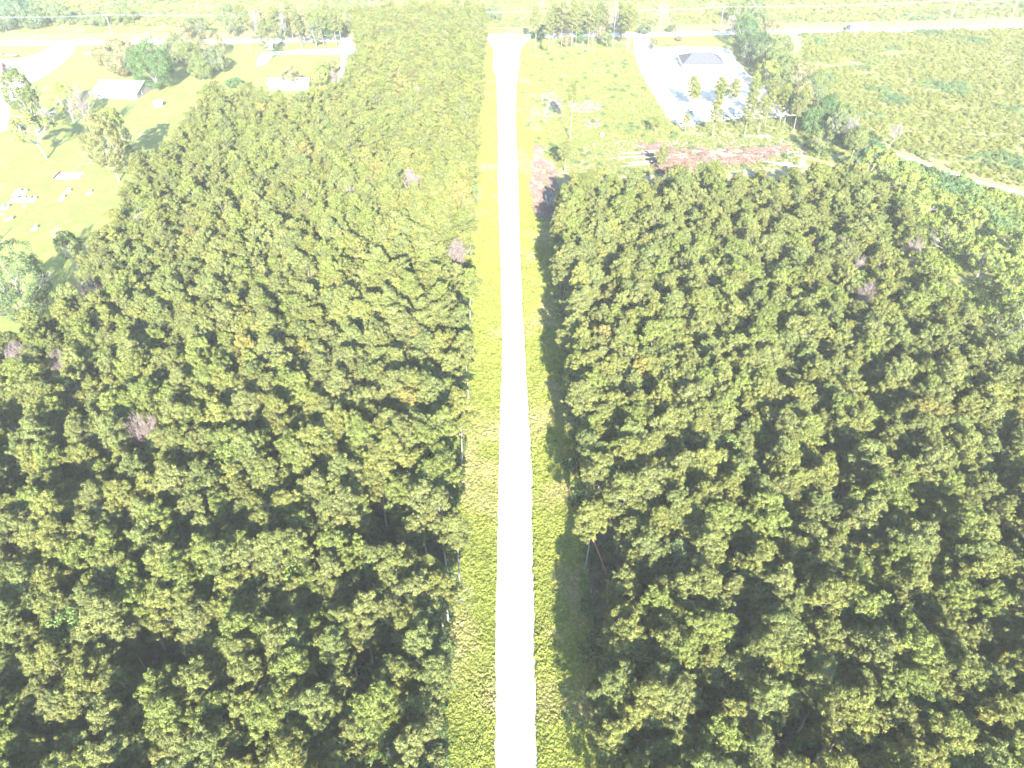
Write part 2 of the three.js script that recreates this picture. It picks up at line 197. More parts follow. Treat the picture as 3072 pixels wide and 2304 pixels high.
function makeBare(seed, h, spread, o = {}) {
  const R = rng(seed), T = new MB(), L = new MB(), tips = [], col = o.col ?? DEAD_BARK, ts = o.ts ?? 0.5, lean = V(...(o.lean ?? [0, 0, 0])), top = V(0, h * 0.8, 0).add(lean), tr = o.tr ?? 0.14;
  T.path([V(0, 0, 0), V(0, h * ts * 0.5, 0).addScaledVector(lean, 0.25), V(0, h * ts, 0).addScaledVector(lean, 0.6), top], tr, tr * 0.4, 7, col);
  const n = o.n ?? 14; for (let i = 0; i < n; i++) { const t = mix(ts, 1, i / n), a = i * 2.4 + R(), e = mix(0.5, 1.2, t) + (R() - 0.5) * 0.3, b = V(0, h * ts, 0).addScaledVector(lean, 0.6).lerp(top, (t - ts) / (1 - ts)); limbsOf(L, R, b, V(Math.cos(a) * Math.cos(e), Math.sin(e), Math.sin(a) * Math.cos(e)), spread * (0.52 + 0.3 * R()), tr * 0.36, o.deep ?? 2, tips, col, 0.5, 0.8); }
  for (const t of tips) for (let k = 0; k < 3; k++) L.tube(t, t.clone().add(rdir(R).add(V(0, 0.8, 0)).multiplyScalar(0.6)), 0.022, 0.01, 3, col);
  return { h, trunk: T.geo(), limbs: L.geo() };
}
function plant(name, kit, label, category, base, o = {}) {
  const t = thing(name, label, category, base, o.turn ?? 0, o.group);
  part('trunk', kit.trunk, BARK, t); part('limb', kit.limbs, BARK, t); if (kit.crown) part('crown', kit.crown, FOLIAGE[o.tint ?? 0], t);
  if (o.scale) t.scale.setScalar(o.scale); return t;
}

// ---------------------------------------------------------------- the pine plantation
const NV = 10, pines = []; for (let i = 0; i < NV; i++) pines.push(makePine(1000 + i * 17));
const hard = [makeBroad(71, { h: 16, r: 3, col: [0.1, 0.135, 0.032], k: 75, q: 34, ts: 0.4, rc: 0.8, leaf: 0.2, tr: 0.18 }), makeBroad(72, { h: 14.5, r: 2.7, col: [0.115, 0.14, 0.05], k: 60, q: 34, ts: 0.4, rc: 0.75, leaf: 0.2, tr: 0.17 }), makeBroad(73, { h: 11, r: 2.4, col: [0.085, 0.12, 0.03], k: 50, q: 34, ts: 0.3, rc: 0.7, leaf: 0.2, tr: 0.14 })];
const kits = [...pines, ...hard], spots = [], bareSpots = [];
const deadPx = [[763, 570], [1049, 604], [437, 688], [1226, 535], [1375, 771], [1257, 299], [1396, 347], [271, 882], [76, 1097], [180, 1110], [440, 1305], [2556, 819], [2507, 764], [2736, 774], [2590, 910], [2097, 750], [1240, 570], [1005, 250], [2199, 1848]];
deadPx.forEach(([a, b]) => { const p = at(a, b, 14); bareSpots.push(p); });
const edgePines = [[1380, 1747], [1388, 1385], [1315, 2203], [1286, 2285], [1412, 997], [1404, 1210], [1756, 1711], [1754, 1506], [1720, 1080]].map(([a, b]) => at(a, b));
const clearings = [[at(1130, 2100), 4], [at(1140, 1900), 3.2], [at(1070, 1105, 6), 5], [at(1150, 1740), 4.5], [at(1160, 560), 10], [at(1770, 1640), 4], [at(1800, 1730), 4.5], [at(1780, 1850), 4], [at(3020, 1420), 6], [at(80, 1400), 5], [at(580, 2080), 4.5], [at(2050, 2230), 4.5], [at(2600, 2000), 4]];
{
  const R = rng(77), S = 3.9;
  for (let gz = -30; gz > -470; gz -= S) for (let gx = -330; gx < 130; gx += S) {
    const x = gx + (Math.round(gz / S) % 2) * S / 2 + (R() - 0.5) * 2.9, z = gz + (R() - 0.5) * 2.9, r1 = R(), r2 = R(), q = proj(x, 14, z);
    if (q[2] < 5) continue;
    const left = x < edgeL(z) - 2 * clamp((vnoise(z / 9, 8, 17) - 0.5) * 3) && inside(leftCanopy, q[0], q[1]), right = x > edgeR + 0.3 + 2.4 * clamp((vnoise(z / 9, 3, 12) - 0.45) * 3) && inside(rightCanopy, q[0], q[1]);
    if (!left && !right) continue;
    if (r1 < 0.05 + 0.35 * clamp((fbm(x / 14, z / 14, 5) - 0.6) * 6)) continue;
    if (clearings.some(([c, r]) => Math.hypot(c.x - x, c.z - z) < r * (0.8 + 0.4 * r2)) || [...edgePines, at(1131, 2159)].some((c) => Math.abs(c.x - x) < 2.7 && z - c.z > -2.8 && z - c.z < 5.2) || bareSpots.some((c) => Math.hypot(c.x - x, c.z - z) < 3.7)) continue;
    spots.push({ x, z, q, left, v: R() < 0.07 ? NV + Math.floor(R() * 3) : Math.floor(R() * NV), turn: R() * 6.283, s: 0.8 + 0.34 * R() + 0.1 * (fbm(x / 25, z / 25, 9) - 0.5), w: 0.92 + 0.26 * R(), tint: Math.floor(R() * 5), tone: 0.88 + 0.24 * R(), yel: R() });
  }
}
const seen = spots.filter((s) => s.q[0] > -40 && s.q[0] < 3112 && s.q[1] < 2360).sort((a, b) => a.q[2] - b.q[2]).slice(0, 285);
const single = new Set(seen);
{
  const proto = kits.map((k) => { const g = new THREE.Group(); part('trunk', k.trunk, BARK, g); part('limb', k.limbs, BARK, g); part('crown', k.crown, FOLIAGE[0], g); return g; });
  for (const s of seen) {
    const c = proto[s.v].clone(); c.name = numbered(s.v < NV ? 'pine_tree' : 'hardwood_tree'); c.position.set(s.x, 0.05, s.z); c.rotation.y = s.turn; c.scale.set(s.s * s.w, s.s, s.s * s.w); c.children[2].material = FOLIAGE[s.tint];
    const nearRow = s.left ? s.x > edgeL(s.z) - 5 : s.x < edgeR + 5;
    c.userData = s.left ? (nearRow ? { label: 'green pine in the edge row left of the white gravel road', category: 'tree', group: 'pines of the edge row left of the road' } : { label: 'green pine packed among others deep in the left plantation, low in the photo', category: 'tree', group: 'nearer pines inside the left plantation' })
      : (nearRow ? { label: 'green pine in the edge row shading the grass right of the gravel road', category: 'tree', group: 'pines of the edge row right of the road' } : { label: 'green pine packed among others deep in the right plantation, low in the photo', category: 'tree', group: 'nearer pines inside the right plantation' });
    if (s.v >= NV) c.userData = { label: s.left ? 'leafy bright green hardwood mixed among the nearer pines left of the road' : 'leafy bright green hardwood mixed among the nearer pines right of the road', category: 'tree', group: s.left ? 'hardwoods among the left pines' : 'hardwoods among the right pines' };
    scene.add(c);
  }
  const rest = spots.filter((s) => !single.has(s)), wood = new THREE.Group(); wood.name = 'pine_wood'; wood.userData = { label: 'dense mass of pines reaching back to the highway', category: 'wood', kind: 'stuff' }; scene.add(wood);
  const M = new THREE.Matrix4(), Q = new THREE.Quaternion();
  for (let v = 0; v < kits.length; v++) {
    const list = rest.filter((s) => s.v === v);
    for (const [n, g, m] of [['trunk', kits[v].trunk, BARK], ['limb', kits[v].limbs, BARK], ['crown', kits[v].crown, FOLIAGE[0]]]) {
      const im = new THREE.InstancedMesh(g, m, list.length); im.name = n + 's'; im.castShadow = im.receiveShadow = true; im.userData.kind = 'stuff';
      list.forEach((s, i) => { M.compose(V(s.x, 0.05, s.z), Q.setFromAxisAngle(V(0, 1, 0), s.turn), V(s.s * s.w, s.s, s.s * s.w)); im.setMatrixAt(i, M); if (n === 'crown') { const f = FOLIAGE[s.tint].color; im.setColorAt(i, rgb(f.r * s.tone * (s.yel > 0.985 ? 1.2 : 1), f.g * s.tone, f.b * s.tone)); } });
      wood.add(im);
    }
  }
  console.log('pines', spots.length, 'single', seen.length);
}
// pines of the road edge whose long trunks show
const edgeLabels = ['tall pine with long bare brown trunk at the left verge, lower photo', 'pine with bare reddish trunk beside a small crown shadow on the left verge', 'slim pine with a pale trunk at the left verge near the bottom of the photo', 'pine with a dark trunk in a shaded gap at the bottom of the left verge', 'pine with a thin white trunk at the left verge, halfway up the photo', 'pine with a pale upper trunk at the left verge above the middle of the photo', 'pine with a straight grey trunk at the right verge beside a leaning dead trunk', 'pine with a white mottled trunk at the right verge, its shadow thin on the grass', 'pine with a short visible trunk at the right verge, upper middle of the photo'];
edgePines.forEach((p, i) => plant('pine_tree', makePine(4000 + i * 7, { h: 18 + (i % 3), cb: 0.6, r: 2.5 }), edgeLabels[i], 'tree', p, { tint: i % 5, turn: i }));
// bare trees in the plantation
const bareLabels = ['pinkish bare tree in the left plantation, upper of the two large ones', 'pale bare tree with fan of twigs left of a grassy clearing in the plantation', 'small bare grey crown near the left edge of the plantation', 'small pale bare tree beside the grassy clearing in the plantation', 'white bare tree at the left verge of the road, upper middle', 'thin bare tree far up the left plantation', 'tall pale bare tree near the road far up the left plantation', 'bare tree beside the large oak at the left plantation edge', 'bare brown crown closest to the left side of the photo', 'bare brown crown just right of a similar one near the left side', 'dark bare crown in a shaded hole of the left plantation', 'large bare pinkish tree in the right plantation below the dirt track', 'small bare tree above the large bare one in the right plantation', 'pale bare tree at the edge of the scrub right of the right plantation', 'bare tree below the large bare one in the right plantation', 'small brown bare crown near the top edge of the right plantation', 'bare tree standing in the grassy clearing of the left plantation', 'bare tree by the house at the top edge of the left plantation', 'small whitish bare crown low in the right plantation'];
bareSpots.forEach((p, i) => { const z = p.clone(); z.y = 0; plant('bare_tree', makeBare(600 + i, i === 18 ? 14.5 : 18.6 - (i % 4) * 0.6, i === 18 ? 1.5 : 2.4 + (i % 3) * 0.5, { n: 20, ts: 0.55, tr: 0.17, col: i === 10 ? [0.2, 0.15, 0.135] : DEAD_BARK }), bareLabels[i], 'bare tree', z, { turn: i }); });
// snags
{ const a = at(1131, 2159), b = at(1098, 2060, 7.5), d = b.clone().sub(a); plant('dead_snag', makeBare(911, 9, 2.4, { n: 4, ts: 0.75, lean: [d.x, 0, d.z], col: [0.33, 0.25, 0.19], tr: 0.16, deep: 1 }), 'leaning dead snag with two bent limbs in the dark lane', 'dead tree', a);
  const e = at(1821, 1723), f = at(1771, 1602, 11).sub(e), T = new MB(), t = thing('leaning_trunk', 'reddish dead trunk leaning beside a grey pine at the right verge', 'dead tree', e); T.path([V(0, 0, 0), f.clone().multiplyScalar(0.5).add(V(0.1, 0, 0)), f], 0.19, 0.1, 8, [0.3, 0.15, 0.09]); part('trunk', T.geo(), BARK, t);
  const B = new MB(); for (let i = 0; i < 5; i++) { const s = f.clone().multiplyScalar(0.7 + i * 0.06); B.tube(s, s.clone().add(V(1.2 - i * 0.2, 0.4 + 0.2 * i, -0.6 + 0.4 * i)), 0.04, 0.015, 4, DEAD_BARK); } part('limb', B.geo(), BARK, t); }

// ---------------------------------------------------------------- ground cover: weeds, understory, scrub
function instanced(name, label, category, kits, list, mat, tones) {
  const g = new THREE.Group(); g.name = name; g.userData = { label, category, kind: 'stuff' }; scene.add(g); const M = new THREE.Matrix4(), Q = new THREE.Quaternion();
  kits.forEach((kit, v) => { const sub = list.filter((_, i) => i % kits.length === v); if (!sub.length) return; const im = new THREE.InstancedMesh(kit, mat, sub.length); im.name = name + '_cluster'; im.userData.kind = 'stuff'; im.castShadow = im.receiveShadow = true; sub.forEach((s, i) => { M.compose(V(s.x, s.y ?? 0, s.z), Q.setFromAxisAngle(V(0, 1, 0), s.a), V(s.s, s.sy ?? s.s, s.s)); im.setMatrixAt(i, M); im.setColorAt(i, rgb(...s.c)); }); g.add(im); });
  return g;
}
function weedKit(seed, n, hgt, wide) { const R = rng(seed), m = new MB(); for (let i = 0; i < n; i++) { const a = R() * 6.283, d = V(Math.cos(a), 0, Math.sin(a)), b = d.clone().multiplyScalar(wide * 0.5 * R()), tip = b.clone().addScaledVector(d, wide * (0.2 + 0.4 * R())).add(V(0, hgt * (0.5 + 0.6 * R()), 0)), sd = V(-d.z, 0, d.x).multiplyScalar(0.05 + 0.05 * R()), k = 0.8 + 0.4 * R(); m.tri(b.clone().sub(sd), b.clone().add(sd), tip, [k, k, k]); if (R() < 0.6) m.leaf(tip.clone().multiplyScalar(0.8), d.clone().add(V(0, 0.6, 0.3)).normalize(), 0.11, 0.06, R, [k, k, k]); } return m.geo(); }
function bushKit(seed, clumps, q, leaf) { const R = rng(seed), m = new MB(); for (let i = 0; i < clumps; i++) { const d = rdir(R); d.y = Math.abs(d.y); const c = V(d.x * 0.62, 0.15 + d.y * 0.7, d.z * 0.62).multiplyScalar(0.6 + 0.45 * R()), rc = 0.2 + 0.16 * R(), kk = 0.8 + 0.4 * R(); for (let j = 0; j < q; j++) { const e = rdir(R); if (e.y < -0.3) e.negate(); const k = kk * (0.8 + 0.4 * R()); m.leaf(c.clone().addScaledVector(e, rc * (0.6 + 0.45 * R())), e.add(rdir(R).multiplyScalar(0.6)).normalize(), leaf, leaf * 0.55, R, [k, k, k]); } } return m.geo(); }
const COVER = leafMat(), weedKits = [1, 2, 3, 4].map((i) => weedKit(50 + i, 20, 0.5, 0.8)), clumpKits = [1, 2, 3, 4].map((i) => bushKit(180 + i, 7, 13, 0.2)), bushKits = [1, 2, 3, 4].map((i) => bushKit(80 + i, 16, 26, 0.1));
{
  const R = rng(5), weeds = [];
  const add = (x, z) => { if (onRoad(x + 0.25, z) || onRoad(x - 0.25, z)) return; const p = fbm(x / 5, z / 5, 33), d = fbm(x / 11, z / 11, 44); const k = 0.8 + 0.4 * R(), dry = clamp((d - 0.56) * 6) * R(); weeds.push({ x, z, y: 0.05, a: R() * 6.283, s: 0.45 + 1.1 * p * (0.4 + 0.9 * R()), c: mix3([0.2 * k, 0.225 * k, 0.042 * k], [0.36 * k, 0.29 * k, 0.14 * k], dry) }); };
  for (let i = 0; i < 80000; i++) { const z = -40 - 430 * Math.pow(R(), 2); if (R() < 0.5) { const x = mix(edgeL(z) - 1, -2.2, R()); add(x, z); } else { const x = mix(z < -180 ? -1 : 3, edgeR + 1.5, R()); if (!inside(slashVerge, x, z)) add(x, z); } }
  weeds.forEach((w, i) => { if (i % 8 > 3) { w.s *= 0.62; w.sy = w.s * 0.9; } });
  instanced('weeds', 'rough green and yellow weeds covering both verges of the gravel road', 'weeds', [...weedKits, ...clumpKits], weeds, COVER);
  const tall = []; for (let i = 0; i < 7000; i++) { const z = -40 - 300 * Math.pow(R(), 1.6), lf = R() < 0.5, t = R() < 0.5 ? R() * R() : R(), x = lf ? mix(edgeL(z) - 1.5, -3.4, t) : mix(edgeR + 1.5, 4, t); if (onRoad(x, z) || fbm(x / 6, z / 6, 92) < 0.46) continue; const k = 0.75 + 0.5 * R(), s = 0.28 + 0.5 * R() * R() + (t < 0.15 ? 0.5 * R() : 0); tall.push({ x, z, y: 0.04, a: R() * 6.283, s, sy: s * (0.7 + 0.6 * R()), c: mix3([0.12 * k, 0.17 * k, 0.03 * k], [0.22 * k, 0.21 * k, 0.05 * k], R() * R()) }); }
  instanced('verge_brush', 'knee high leafy clumps scattered through the verge weeds and along the forest edges', 'undergrowth', bushKits, tall, COVER);
  // field of short growth beside the road and on the open ground
  const field = [], farField = px([[1560, 150], [1880, 150], [1990, 345], [2040, 405], [2400, 420], [2400, 500], [1740, 540], [1570, 440]]);
  for (let i = 0; i < 17000; i++) { const a = R() * 860 + 1545, b = 150 + 380 * R(), p = at(a, b); if (!inside(farField, p.x, p.z) || onRoad(p.x, p.z)) continue; const k = 0.8 + 0.4 * R(), big = R() < 0.012; field.push({ x: p.x, z: p.z, y: 0.05, a: R() * 6.283, s: big ? 1.6 : 0.4 + 0.5 * R(), sy: big ? 1.4 : 0.3 + 0.4 * R(), c: big ? [0.08 * k, 0.12 * k, 0.04 * k] : [0.155 * k, 0.17 * k, 0.045 * k] }); }
  instanced('field_weeds', 'short pale weeds and tufts over the open field beside the sand lot', 'weeds', bushKits, field, COVER);
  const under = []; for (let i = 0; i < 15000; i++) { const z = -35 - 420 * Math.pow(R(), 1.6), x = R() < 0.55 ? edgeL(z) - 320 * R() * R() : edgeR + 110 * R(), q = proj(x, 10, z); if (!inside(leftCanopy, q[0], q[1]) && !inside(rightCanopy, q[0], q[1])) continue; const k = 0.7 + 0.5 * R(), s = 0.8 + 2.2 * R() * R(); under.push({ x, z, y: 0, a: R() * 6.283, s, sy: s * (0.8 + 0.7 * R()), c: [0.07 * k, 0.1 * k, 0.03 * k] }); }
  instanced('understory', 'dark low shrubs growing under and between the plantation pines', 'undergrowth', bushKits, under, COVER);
  const scrub = [], areas = [[px([[2400, 104], [2520, 98], [3100, 80], [3500, 70], [3500, 640], [3100, 575], [2860, 512], [2690, 450], [2560, 380], [2470, 290], [2420, 200]]), 12500, 0.95, [0.146, 0.15, 0.034]], [px([[2650, 465], [2760, 500], [2950, 565], [3400, 690], [3500, 1400], [3150, 1230], [2950, 1120], [2830, 1000], [2740, 850], [2680, 680], [2620, 560]]), 2600, 1.7, [0.15, 0.18, 0.035]], [px([[2360, 330], [2480, 300], [2640, 420], [2660, 480], [2560, 500], [2420, 470], [2400, 380]]), 500, 1.3, [0.09, 0.115, 0.03]], [px([[2090, 374], [2330, 368], [2420, 402], [2240, 410], [2100, 414]]), 200, 0.8, [0.13, 0.14, 0.042]], [px([[1985, 320], [2060, 330], [2330, 345], [2380, 372], [2090, 392], [2035, 396]]), 420, 0.42, [0.15, 0.15, 0.06]]];
  for (const [poly, n, sz, c] of areas) { let x0 = 1e9, x1 = -1e9, z0 = 1e9, z1 = -1e9; for (const [x, z] of poly) { x0 = Math.min(x0, x); x1 = Math.max(x1, x); z0 = Math.min(z0, z); z1 = Math.max(z1, z); } let k = 0, guard = 0; while (k < n && guard++ < n * 20) { const x = mix(x0, x1, R()), z = mix(z0, z1, R()); if (!inside(poly, x, z)) continue; if (fbm(x / 26, z / 9, 83) < 0.3) continue; k++; const t = fbm(x / 18, z / 18, 61), kk = 0.75 + 0.5 * R(), s = sz * (0.7 + 1.1 * R() * R() + 1.2 * clamp(t - 0.5)); scrub.push({ x, z, y: 0, a: R() * 6.283, s, sy: s * (0.8 + 0.5 * R()), c: mix3([c[0] * kk, c[1] * kk, c[2] * kk], [0.07 * kk, 0.12 * kk, 0.045 * kk], clamp((t - 0.55) * 5)) }); } }
  instanced('scrub', 'dense young yellow green scrub on the cutover land right of the plantation', 'scrub', bushKits, scrub, COVER);
  const far = [], farPoly = px([[-900, 75], [-200, 76], [300, 78], [800, 82], [1200, 92], [1525, 82], [2050, 76], [2380, 70], [2706, 66], [3300, 42], [3600, -250], [-1200, -250]]); let guard = 0;
  while (far.length < 9000 && guard++ < 200000) { const a = mix(-700, 3700, R()), b = mix(-140, 95, Math.pow(R(), 0.6)), p = at(a, b); if (!inside(farPoly, p.x, p.z)) continue; const t = fbm(p.x / 30, p.z / 30, 71), kk = 0.75 + 0.5 * R(), lf = clamp((500 - a) / 500), s = 0.9 + 1.6 * R() * R() + 2.2 * lf * R(); far.push({ x: p.x, z: p.z, y: 0, a: R() * 6.283, s, sy: s * (0.7 + 0.6 * R()), c: mix3([0.16 * kk, 0.165 * kk, 0.05 * kk], [0.075 * kk, 0.12 * kk, 0.05 * kk], clamp((t - 0.5) * 4 + lf * 0.8)) }); }
  instanced('brush', 'pale brush covering the land across the highway', 'brush', bushKits, far, COVER);
}

// ---------------------------------------------------------------- trees standing on their own
const gp = (a, b) => at(a, b), hTop = (b, py) => topFor(b, py);
const PALE = [0.21, 0.187, 0.172];
function broadAt(label, bx, by, topY, r, col, o = {}) { const p = gp(bx, by), h = hTop(p, topY); return plant(o.name ?? 'broadleaf_tree', makeBroad(o.seed ?? Math.round(bx * 7 + by), { h, r, col, ...o }), label, 'tree', p, { tint: o.tint ?? 0, group: o.group }); }
function pineAt(label, bx, by, topY, o = {}) { const p = gp(bx, by), h = hTop(p, topY); return plant('pine_tree', makePine(Math.round(bx * 3 + by), { h, r: o.r ?? 2.6, cb: o.cb ?? 0.55, nb: o.nb ?? 30 }), label, 'tree', p, { tint: o.tint ?? 0, turn: bx }); }
function bareAt(label, bx, by, topY, spread, o = {}) { const p = gp(bx, by), h = hTop(p, topY); return plant('bare_tree', makeBare(Math.round(bx * 5 + by), h, spread, { ts: 0.4, n: 16, col: PALE, ...o }), label, 'bare tree', p); }
const OLIVE = [0.1, 0.12, 0.035], OAK = [0.06, 0.1, 0.03], TAN = [0.15, 0.135, 0.06], YEL = [0.15, 0.17, 0.04], SAGE = [0.1, 0.12, 0.05];
// left lawn
broadAt('large thin tree with white trunk and pale forked limbs on the lawn', 140, 477, 310, 7, YEL, { ts: 0.28, k: 120, q: 44, n: 8, tr: 0.36, bark: PALE, bareTips: true, rc: 1.1, lean: [-1.2, 0] });
broadAt('tall loose yellow green tree standing behind the white-limbed lawn tree', 112, 400, 200, 5.5, OLIVE, { k: 150, q: 60, ts: 0.25, rc: 1.2 });
broadAt('olive tree between the thin lawn tree and the pale bare one', 225, 372, 248, 5, YEL, { k: 55, q: 40, ts: 0.3, rc: 1.1, bark: PALE });
bareAt('small pale bare tree in the shade of the thin lawn tree', 157, 407, 335, 2.6);
bareAt('big pinkish bare tree on the lawn below the white house', 285, 430, 280, 4.4, { n: 34, tr: 0.18, col: DEAD_BARK });
broadAt('tall ragged brownish tree with a straight white trunk at the plantation corner', 358, 543, 340, 6.2, [0.125, 0.12, 0.04], { ts: 0.2, k: 150, q: 52, rc: 1.1, bark: PALE, tr: 0.3, lean: [-0.6, 0] });
broadAt('yellow green tree behind the ragged tree at the plantation corner', 382, 511, 320, 5.4, YEL, { ts: 0.25, k: 110, q: 44, rc: 1, bark: PALE, tr: 0.22 });
broadAt('round dark green oak beside the white house', 476, 268, 128, 9.6, OAK, { ts: 0.12, k: 190, q: 80, leaf: 0.3, rc: 1.9, tr: 0.55 });
broadAt('broad tan and green oak behind the white house', 372, 226, 118, 10, TAN, { ts: 0.12, k: 170, q: 70, leaf: 0.3, rc: 1.8, tr: 0.55 });
broadAt('pale thin tree behind the dark round oak', 462, 170, 100, 6, [0.24, 0.22, 0.13], { ts: 0.2, k: 60, q: 40, rc: 1.3 });
[[560, 150, 70, 6, TAN], [545, 195, 110, 6.5, OLIVE], [590, 215, 130, 5, OLIVE], [640, 175, 95, 7, TAN], [655, 220, 150, 6, SAGE], [610, 240, 180, 5, OLIVE], [600, 120, 50, 6, SAGE]].forEach(([x, y, t, r, c], i) => broadAt(['tan tree furthest back in the grove right of the dark oak', 'olive tree at the left side of the grove by the dark oak', 'olive tree with pale stems in the middle of the grove', 'wide tan tree at the right side of the grove', 'grey green tree at the right front of the grove', 'small olive tree at the front of the grove', 'grey green tree by the highway above the grove'][i], x, y, t, r, c, { k: 90, q: 54, ts: 0.15, rc: 1.4, bark: PALE, leaf: 0.26 }));
broadAt('large grey green oak with white limbs at the left edge of the plantation', 95, 985, 738, 9, [0.085, 0.115, 0.045], { ts: 0.2, k: 150, q: 70, rc: 1.6, bark: PALE, tr: 0.5, leaf: 0.24 });
broadAt('small leafy tree at the point of the lawn above the grey green oak', 235, 805, 690, 3, OLIVE, { k: 45, q: 46, rc: 0.9 });
bareAt('twiggy small tree on the lawn above the grey green oak', 200, 770, 690, 2, { n: 8 });
[[700, 110, 15, 6, SAGE], [845, 128, 35, 5.5, OLIVE], [915, 130, 40, 5, TAN], [955, 125, 30, 5.5, OLIVE], [1000, 128, 45, 5, OAK], [880, 118, 20, 6, TAN], [1045, 100, 20, 6, OLIVE], [780, 110, 25, 5, TAN]].forEach(([x, y, t, r, c], i) => broadAt(['grey green tree by the highway between the grove and the tall pine', 'olive tree behind the grey domed shed', 'tan tree in the middle of the row behind the white drive', 'olive tree in the row behind the white drive', 'dark shade tree at the end of the row behind the white drive', 'tan tree along the highway behind the white drive row', 'olive tree where the row meets the left plantation', 'tan tree along the highway behind the slim pine'][i], x, y, t, r, c, { k: 85, q: 44, rc: 1.4, leaf: 0.32, ts: 0.15 }));
[[1668, 118, 20, 5, TAN], [1735, 115, 10, 5.5, OLIVE], [1795, 118, 15, 5.5, TAN], [1865, 112, 25, 5, OLIVE]].forEach(([x, y, t, r, c], i) => broadAt(['tan tree by the highway behind the second pines of the row', 'olive tree by the highway behind the middle of the pine row', 'tan tree by the highway behind the pine row, toward the sand drive', 'olive tree by the highway behind the sand drive pines'][i], x, y, t, r, c, { k: 80, q: 42, rc: 1.4, leaf: 0.32, ts: 0.2 }));
[[2235, 120, 60, 6, [0.05, 0.075, 0.035]], [2270, 175, 95, 6.5, OAK], [2310, 240, 150, 6, OLIVE], [2440, 300, 225, 5.5, OLIVE], [2520, 395, 320, 4.5, OLIVE], [2560, 455, 385, 4, OLIVE], [2430, 400, 330, 4, OAK]].forEach(([x, y, t, r, c], i) => broadAt(['blackish tree shading the highway corner of the sand lot', 'dark green tree in the heart of the grove by the sand lot', 'olive tree in the heart of the grove by the sand lot', 'olive tree where the grove thins toward the scrub', 'olive tree beside the dull tree with slanting trunk', 'olive tree behind the dark topped pine', 'dark tree at the lower right corner of the pale slash ground'][i], x, y, t, r, c, { k: 95, q: 50, ts: 0.15, rc: 1.35, leaf: 0.3 }));
// right of the left plantation, by the highway
pineAt('tall pine with a long bare white trunk on the pale lawn by the highway', 752, 158, 15, { r: 3.4, cb: 0.5, tint: 3 });
pineAt('tall slim pine standing in a white bare circle of the lawn', 806, 197, 60, { r: 2.8, cb: 0.35, tint: 2, nb: 40 });
bareAt('tall white bare tree next to the grey domed shed', 790, 175, 25, 3.2, { n: 20 });
[[835, 143, 22, 0], [862, 146, 40, 1], [905, 150, 30, 0], [950, 142, 55, 2], [972, 141, 30, 0], [1010, 142, 28, 0], [1025, 140, 35, 0], [880, 120, 5, 0], [990, 120, 10, 0]].forEach(([x, y, t, k], i) => {
  const lab = ['first', 'second', 'third', 'fourth', 'fifth', 'sixth', 'seventh', 'eighth', 'ninth'][i];
  if (k === 1) bareAt('pale bare tree ' + lab + ' in the row behind the white drive', x, y, t, 3); else if (k === 2) broadAt('leafy bluish tree ' + lab + ' in the row behind the white drive', x, y, t, 4, SAGE, { k: 60, q: 40, rc: 1.1 }); else pineAt(['tall pine first in the row behind the white drive', '', 'tall pine third in the row behind the white drive', '', 'tall pine fifth in the row behind the white drive', 'tall pine sixth in the row, beside the corner of the white drive', 'tall pine at the end of the row beside the white drive corner', 'tall pine set back behind the row, toward its left end', 'tall pine set back behind the row, toward its right end'][i], x, y, t, { r: 3, tint: i % 5, cb: 0.45 });
});
[[880, 268, 200, 4.4, TAN], [960, 262, 200, 4.6, YEL], [1000, 215, 185, 3.4, TAN], [705, 262, 240, 3.5, OAK], [985, 235, 190, 3.5, OLIVE]].forEach(([x, y, t, r, c], i) => broadAt(['tan tree in front of the white roofed house by the plantation', 'yellow green tree right of the white roofed house', 'small tan tree beside the white drive', 'low dark green tree on the lawn at the plantation edge', 'olive tree between the white roofed house and the drive'][i], x, y, t, r, c, { k: 55, q: 44, rc: 1.1 }));
pineAt('pine with a visible trunk and dark shade at the last corner of the left plantation', 1443, 166, 20, { r: 3, tint: 1 });
// row between the junction and the sand lot
[[1606, 146, 20], [1645, 158, 30], [1684, 140, 5], [1714, 146, 0], [1727, 145, 22], [1765, 140, 12], [1777, 139, 30], [1838, 146, 0], [1880, 152, 12], [1888, 140, 20], [1660, 128, 15], [1800, 125, 5], [1855, 122, 10]].forEach(([x, y, t], i) => {
  const n = ['at the junction end', 'second from the junction', 'third from the junction', 'fourth from the junction', 'fifth from the junction', 'sixth from the junction', 'seventh from the junction', 'third from the sand drive', 'second from the sand drive', 'next to the sand drive', 'set back behind the second one', 'set back in the middle of the row', 'set back near the sand drive'][i];
  if (i === 7) bareAt('tall white bare tree in the highway pine row, ' + n, x, y, t, 3.4); else pineAt('tall bare-trunked pine of the highway row, ' + n, x, y, t, { r: 3.1, tint: [3, 2, 0, 1, 3][i % 5], cb: 0.42, nb: 34 });
});
[[1618, 120, 84, 3.4, OAK], [1748, 132, 95, 4, OAK], [1700, 138, 108, 3, TAN], [1820, 138, 95, 3.6, OLIVE], [1640, 152, 118, 2.6, YEL]].forEach(([x, y, t, r, c], i) => broadAt(['dark bushy tree low at the junction end of the highway row', 'dark bushy tree low in the middle of the highway row', 'tan shrubby tree among the trunks of the highway row', 'olive shrubby tree near the sand drive end of the highway row', 'yellow green shrubby tree in front of the highway row'][i], x, y, t, r, c, { k: 50, q: 40, ts: 0.12, rc: 1 }));
broadAt('dark low bush on the far shoulder of the highway opposite the sand drive', 1930, 101, 78, 4, [0.06, 0.075, 0.04], { k: 50, q: 40, ts: 0.05, rc: 1 });
broadAt('dark bush on the far shoulder of the highway, right of a vase-shaped bare tree', 2014, 98, 76, 2.6, [0.07, 0.08, 0.04], { k: 36, q: 36, ts: 0.05, rc: 0.8 });
bareAt('vase-shaped pale bare tree on the far side of the highway', 1976, 100, 25, 5, { ts: 0.25 });
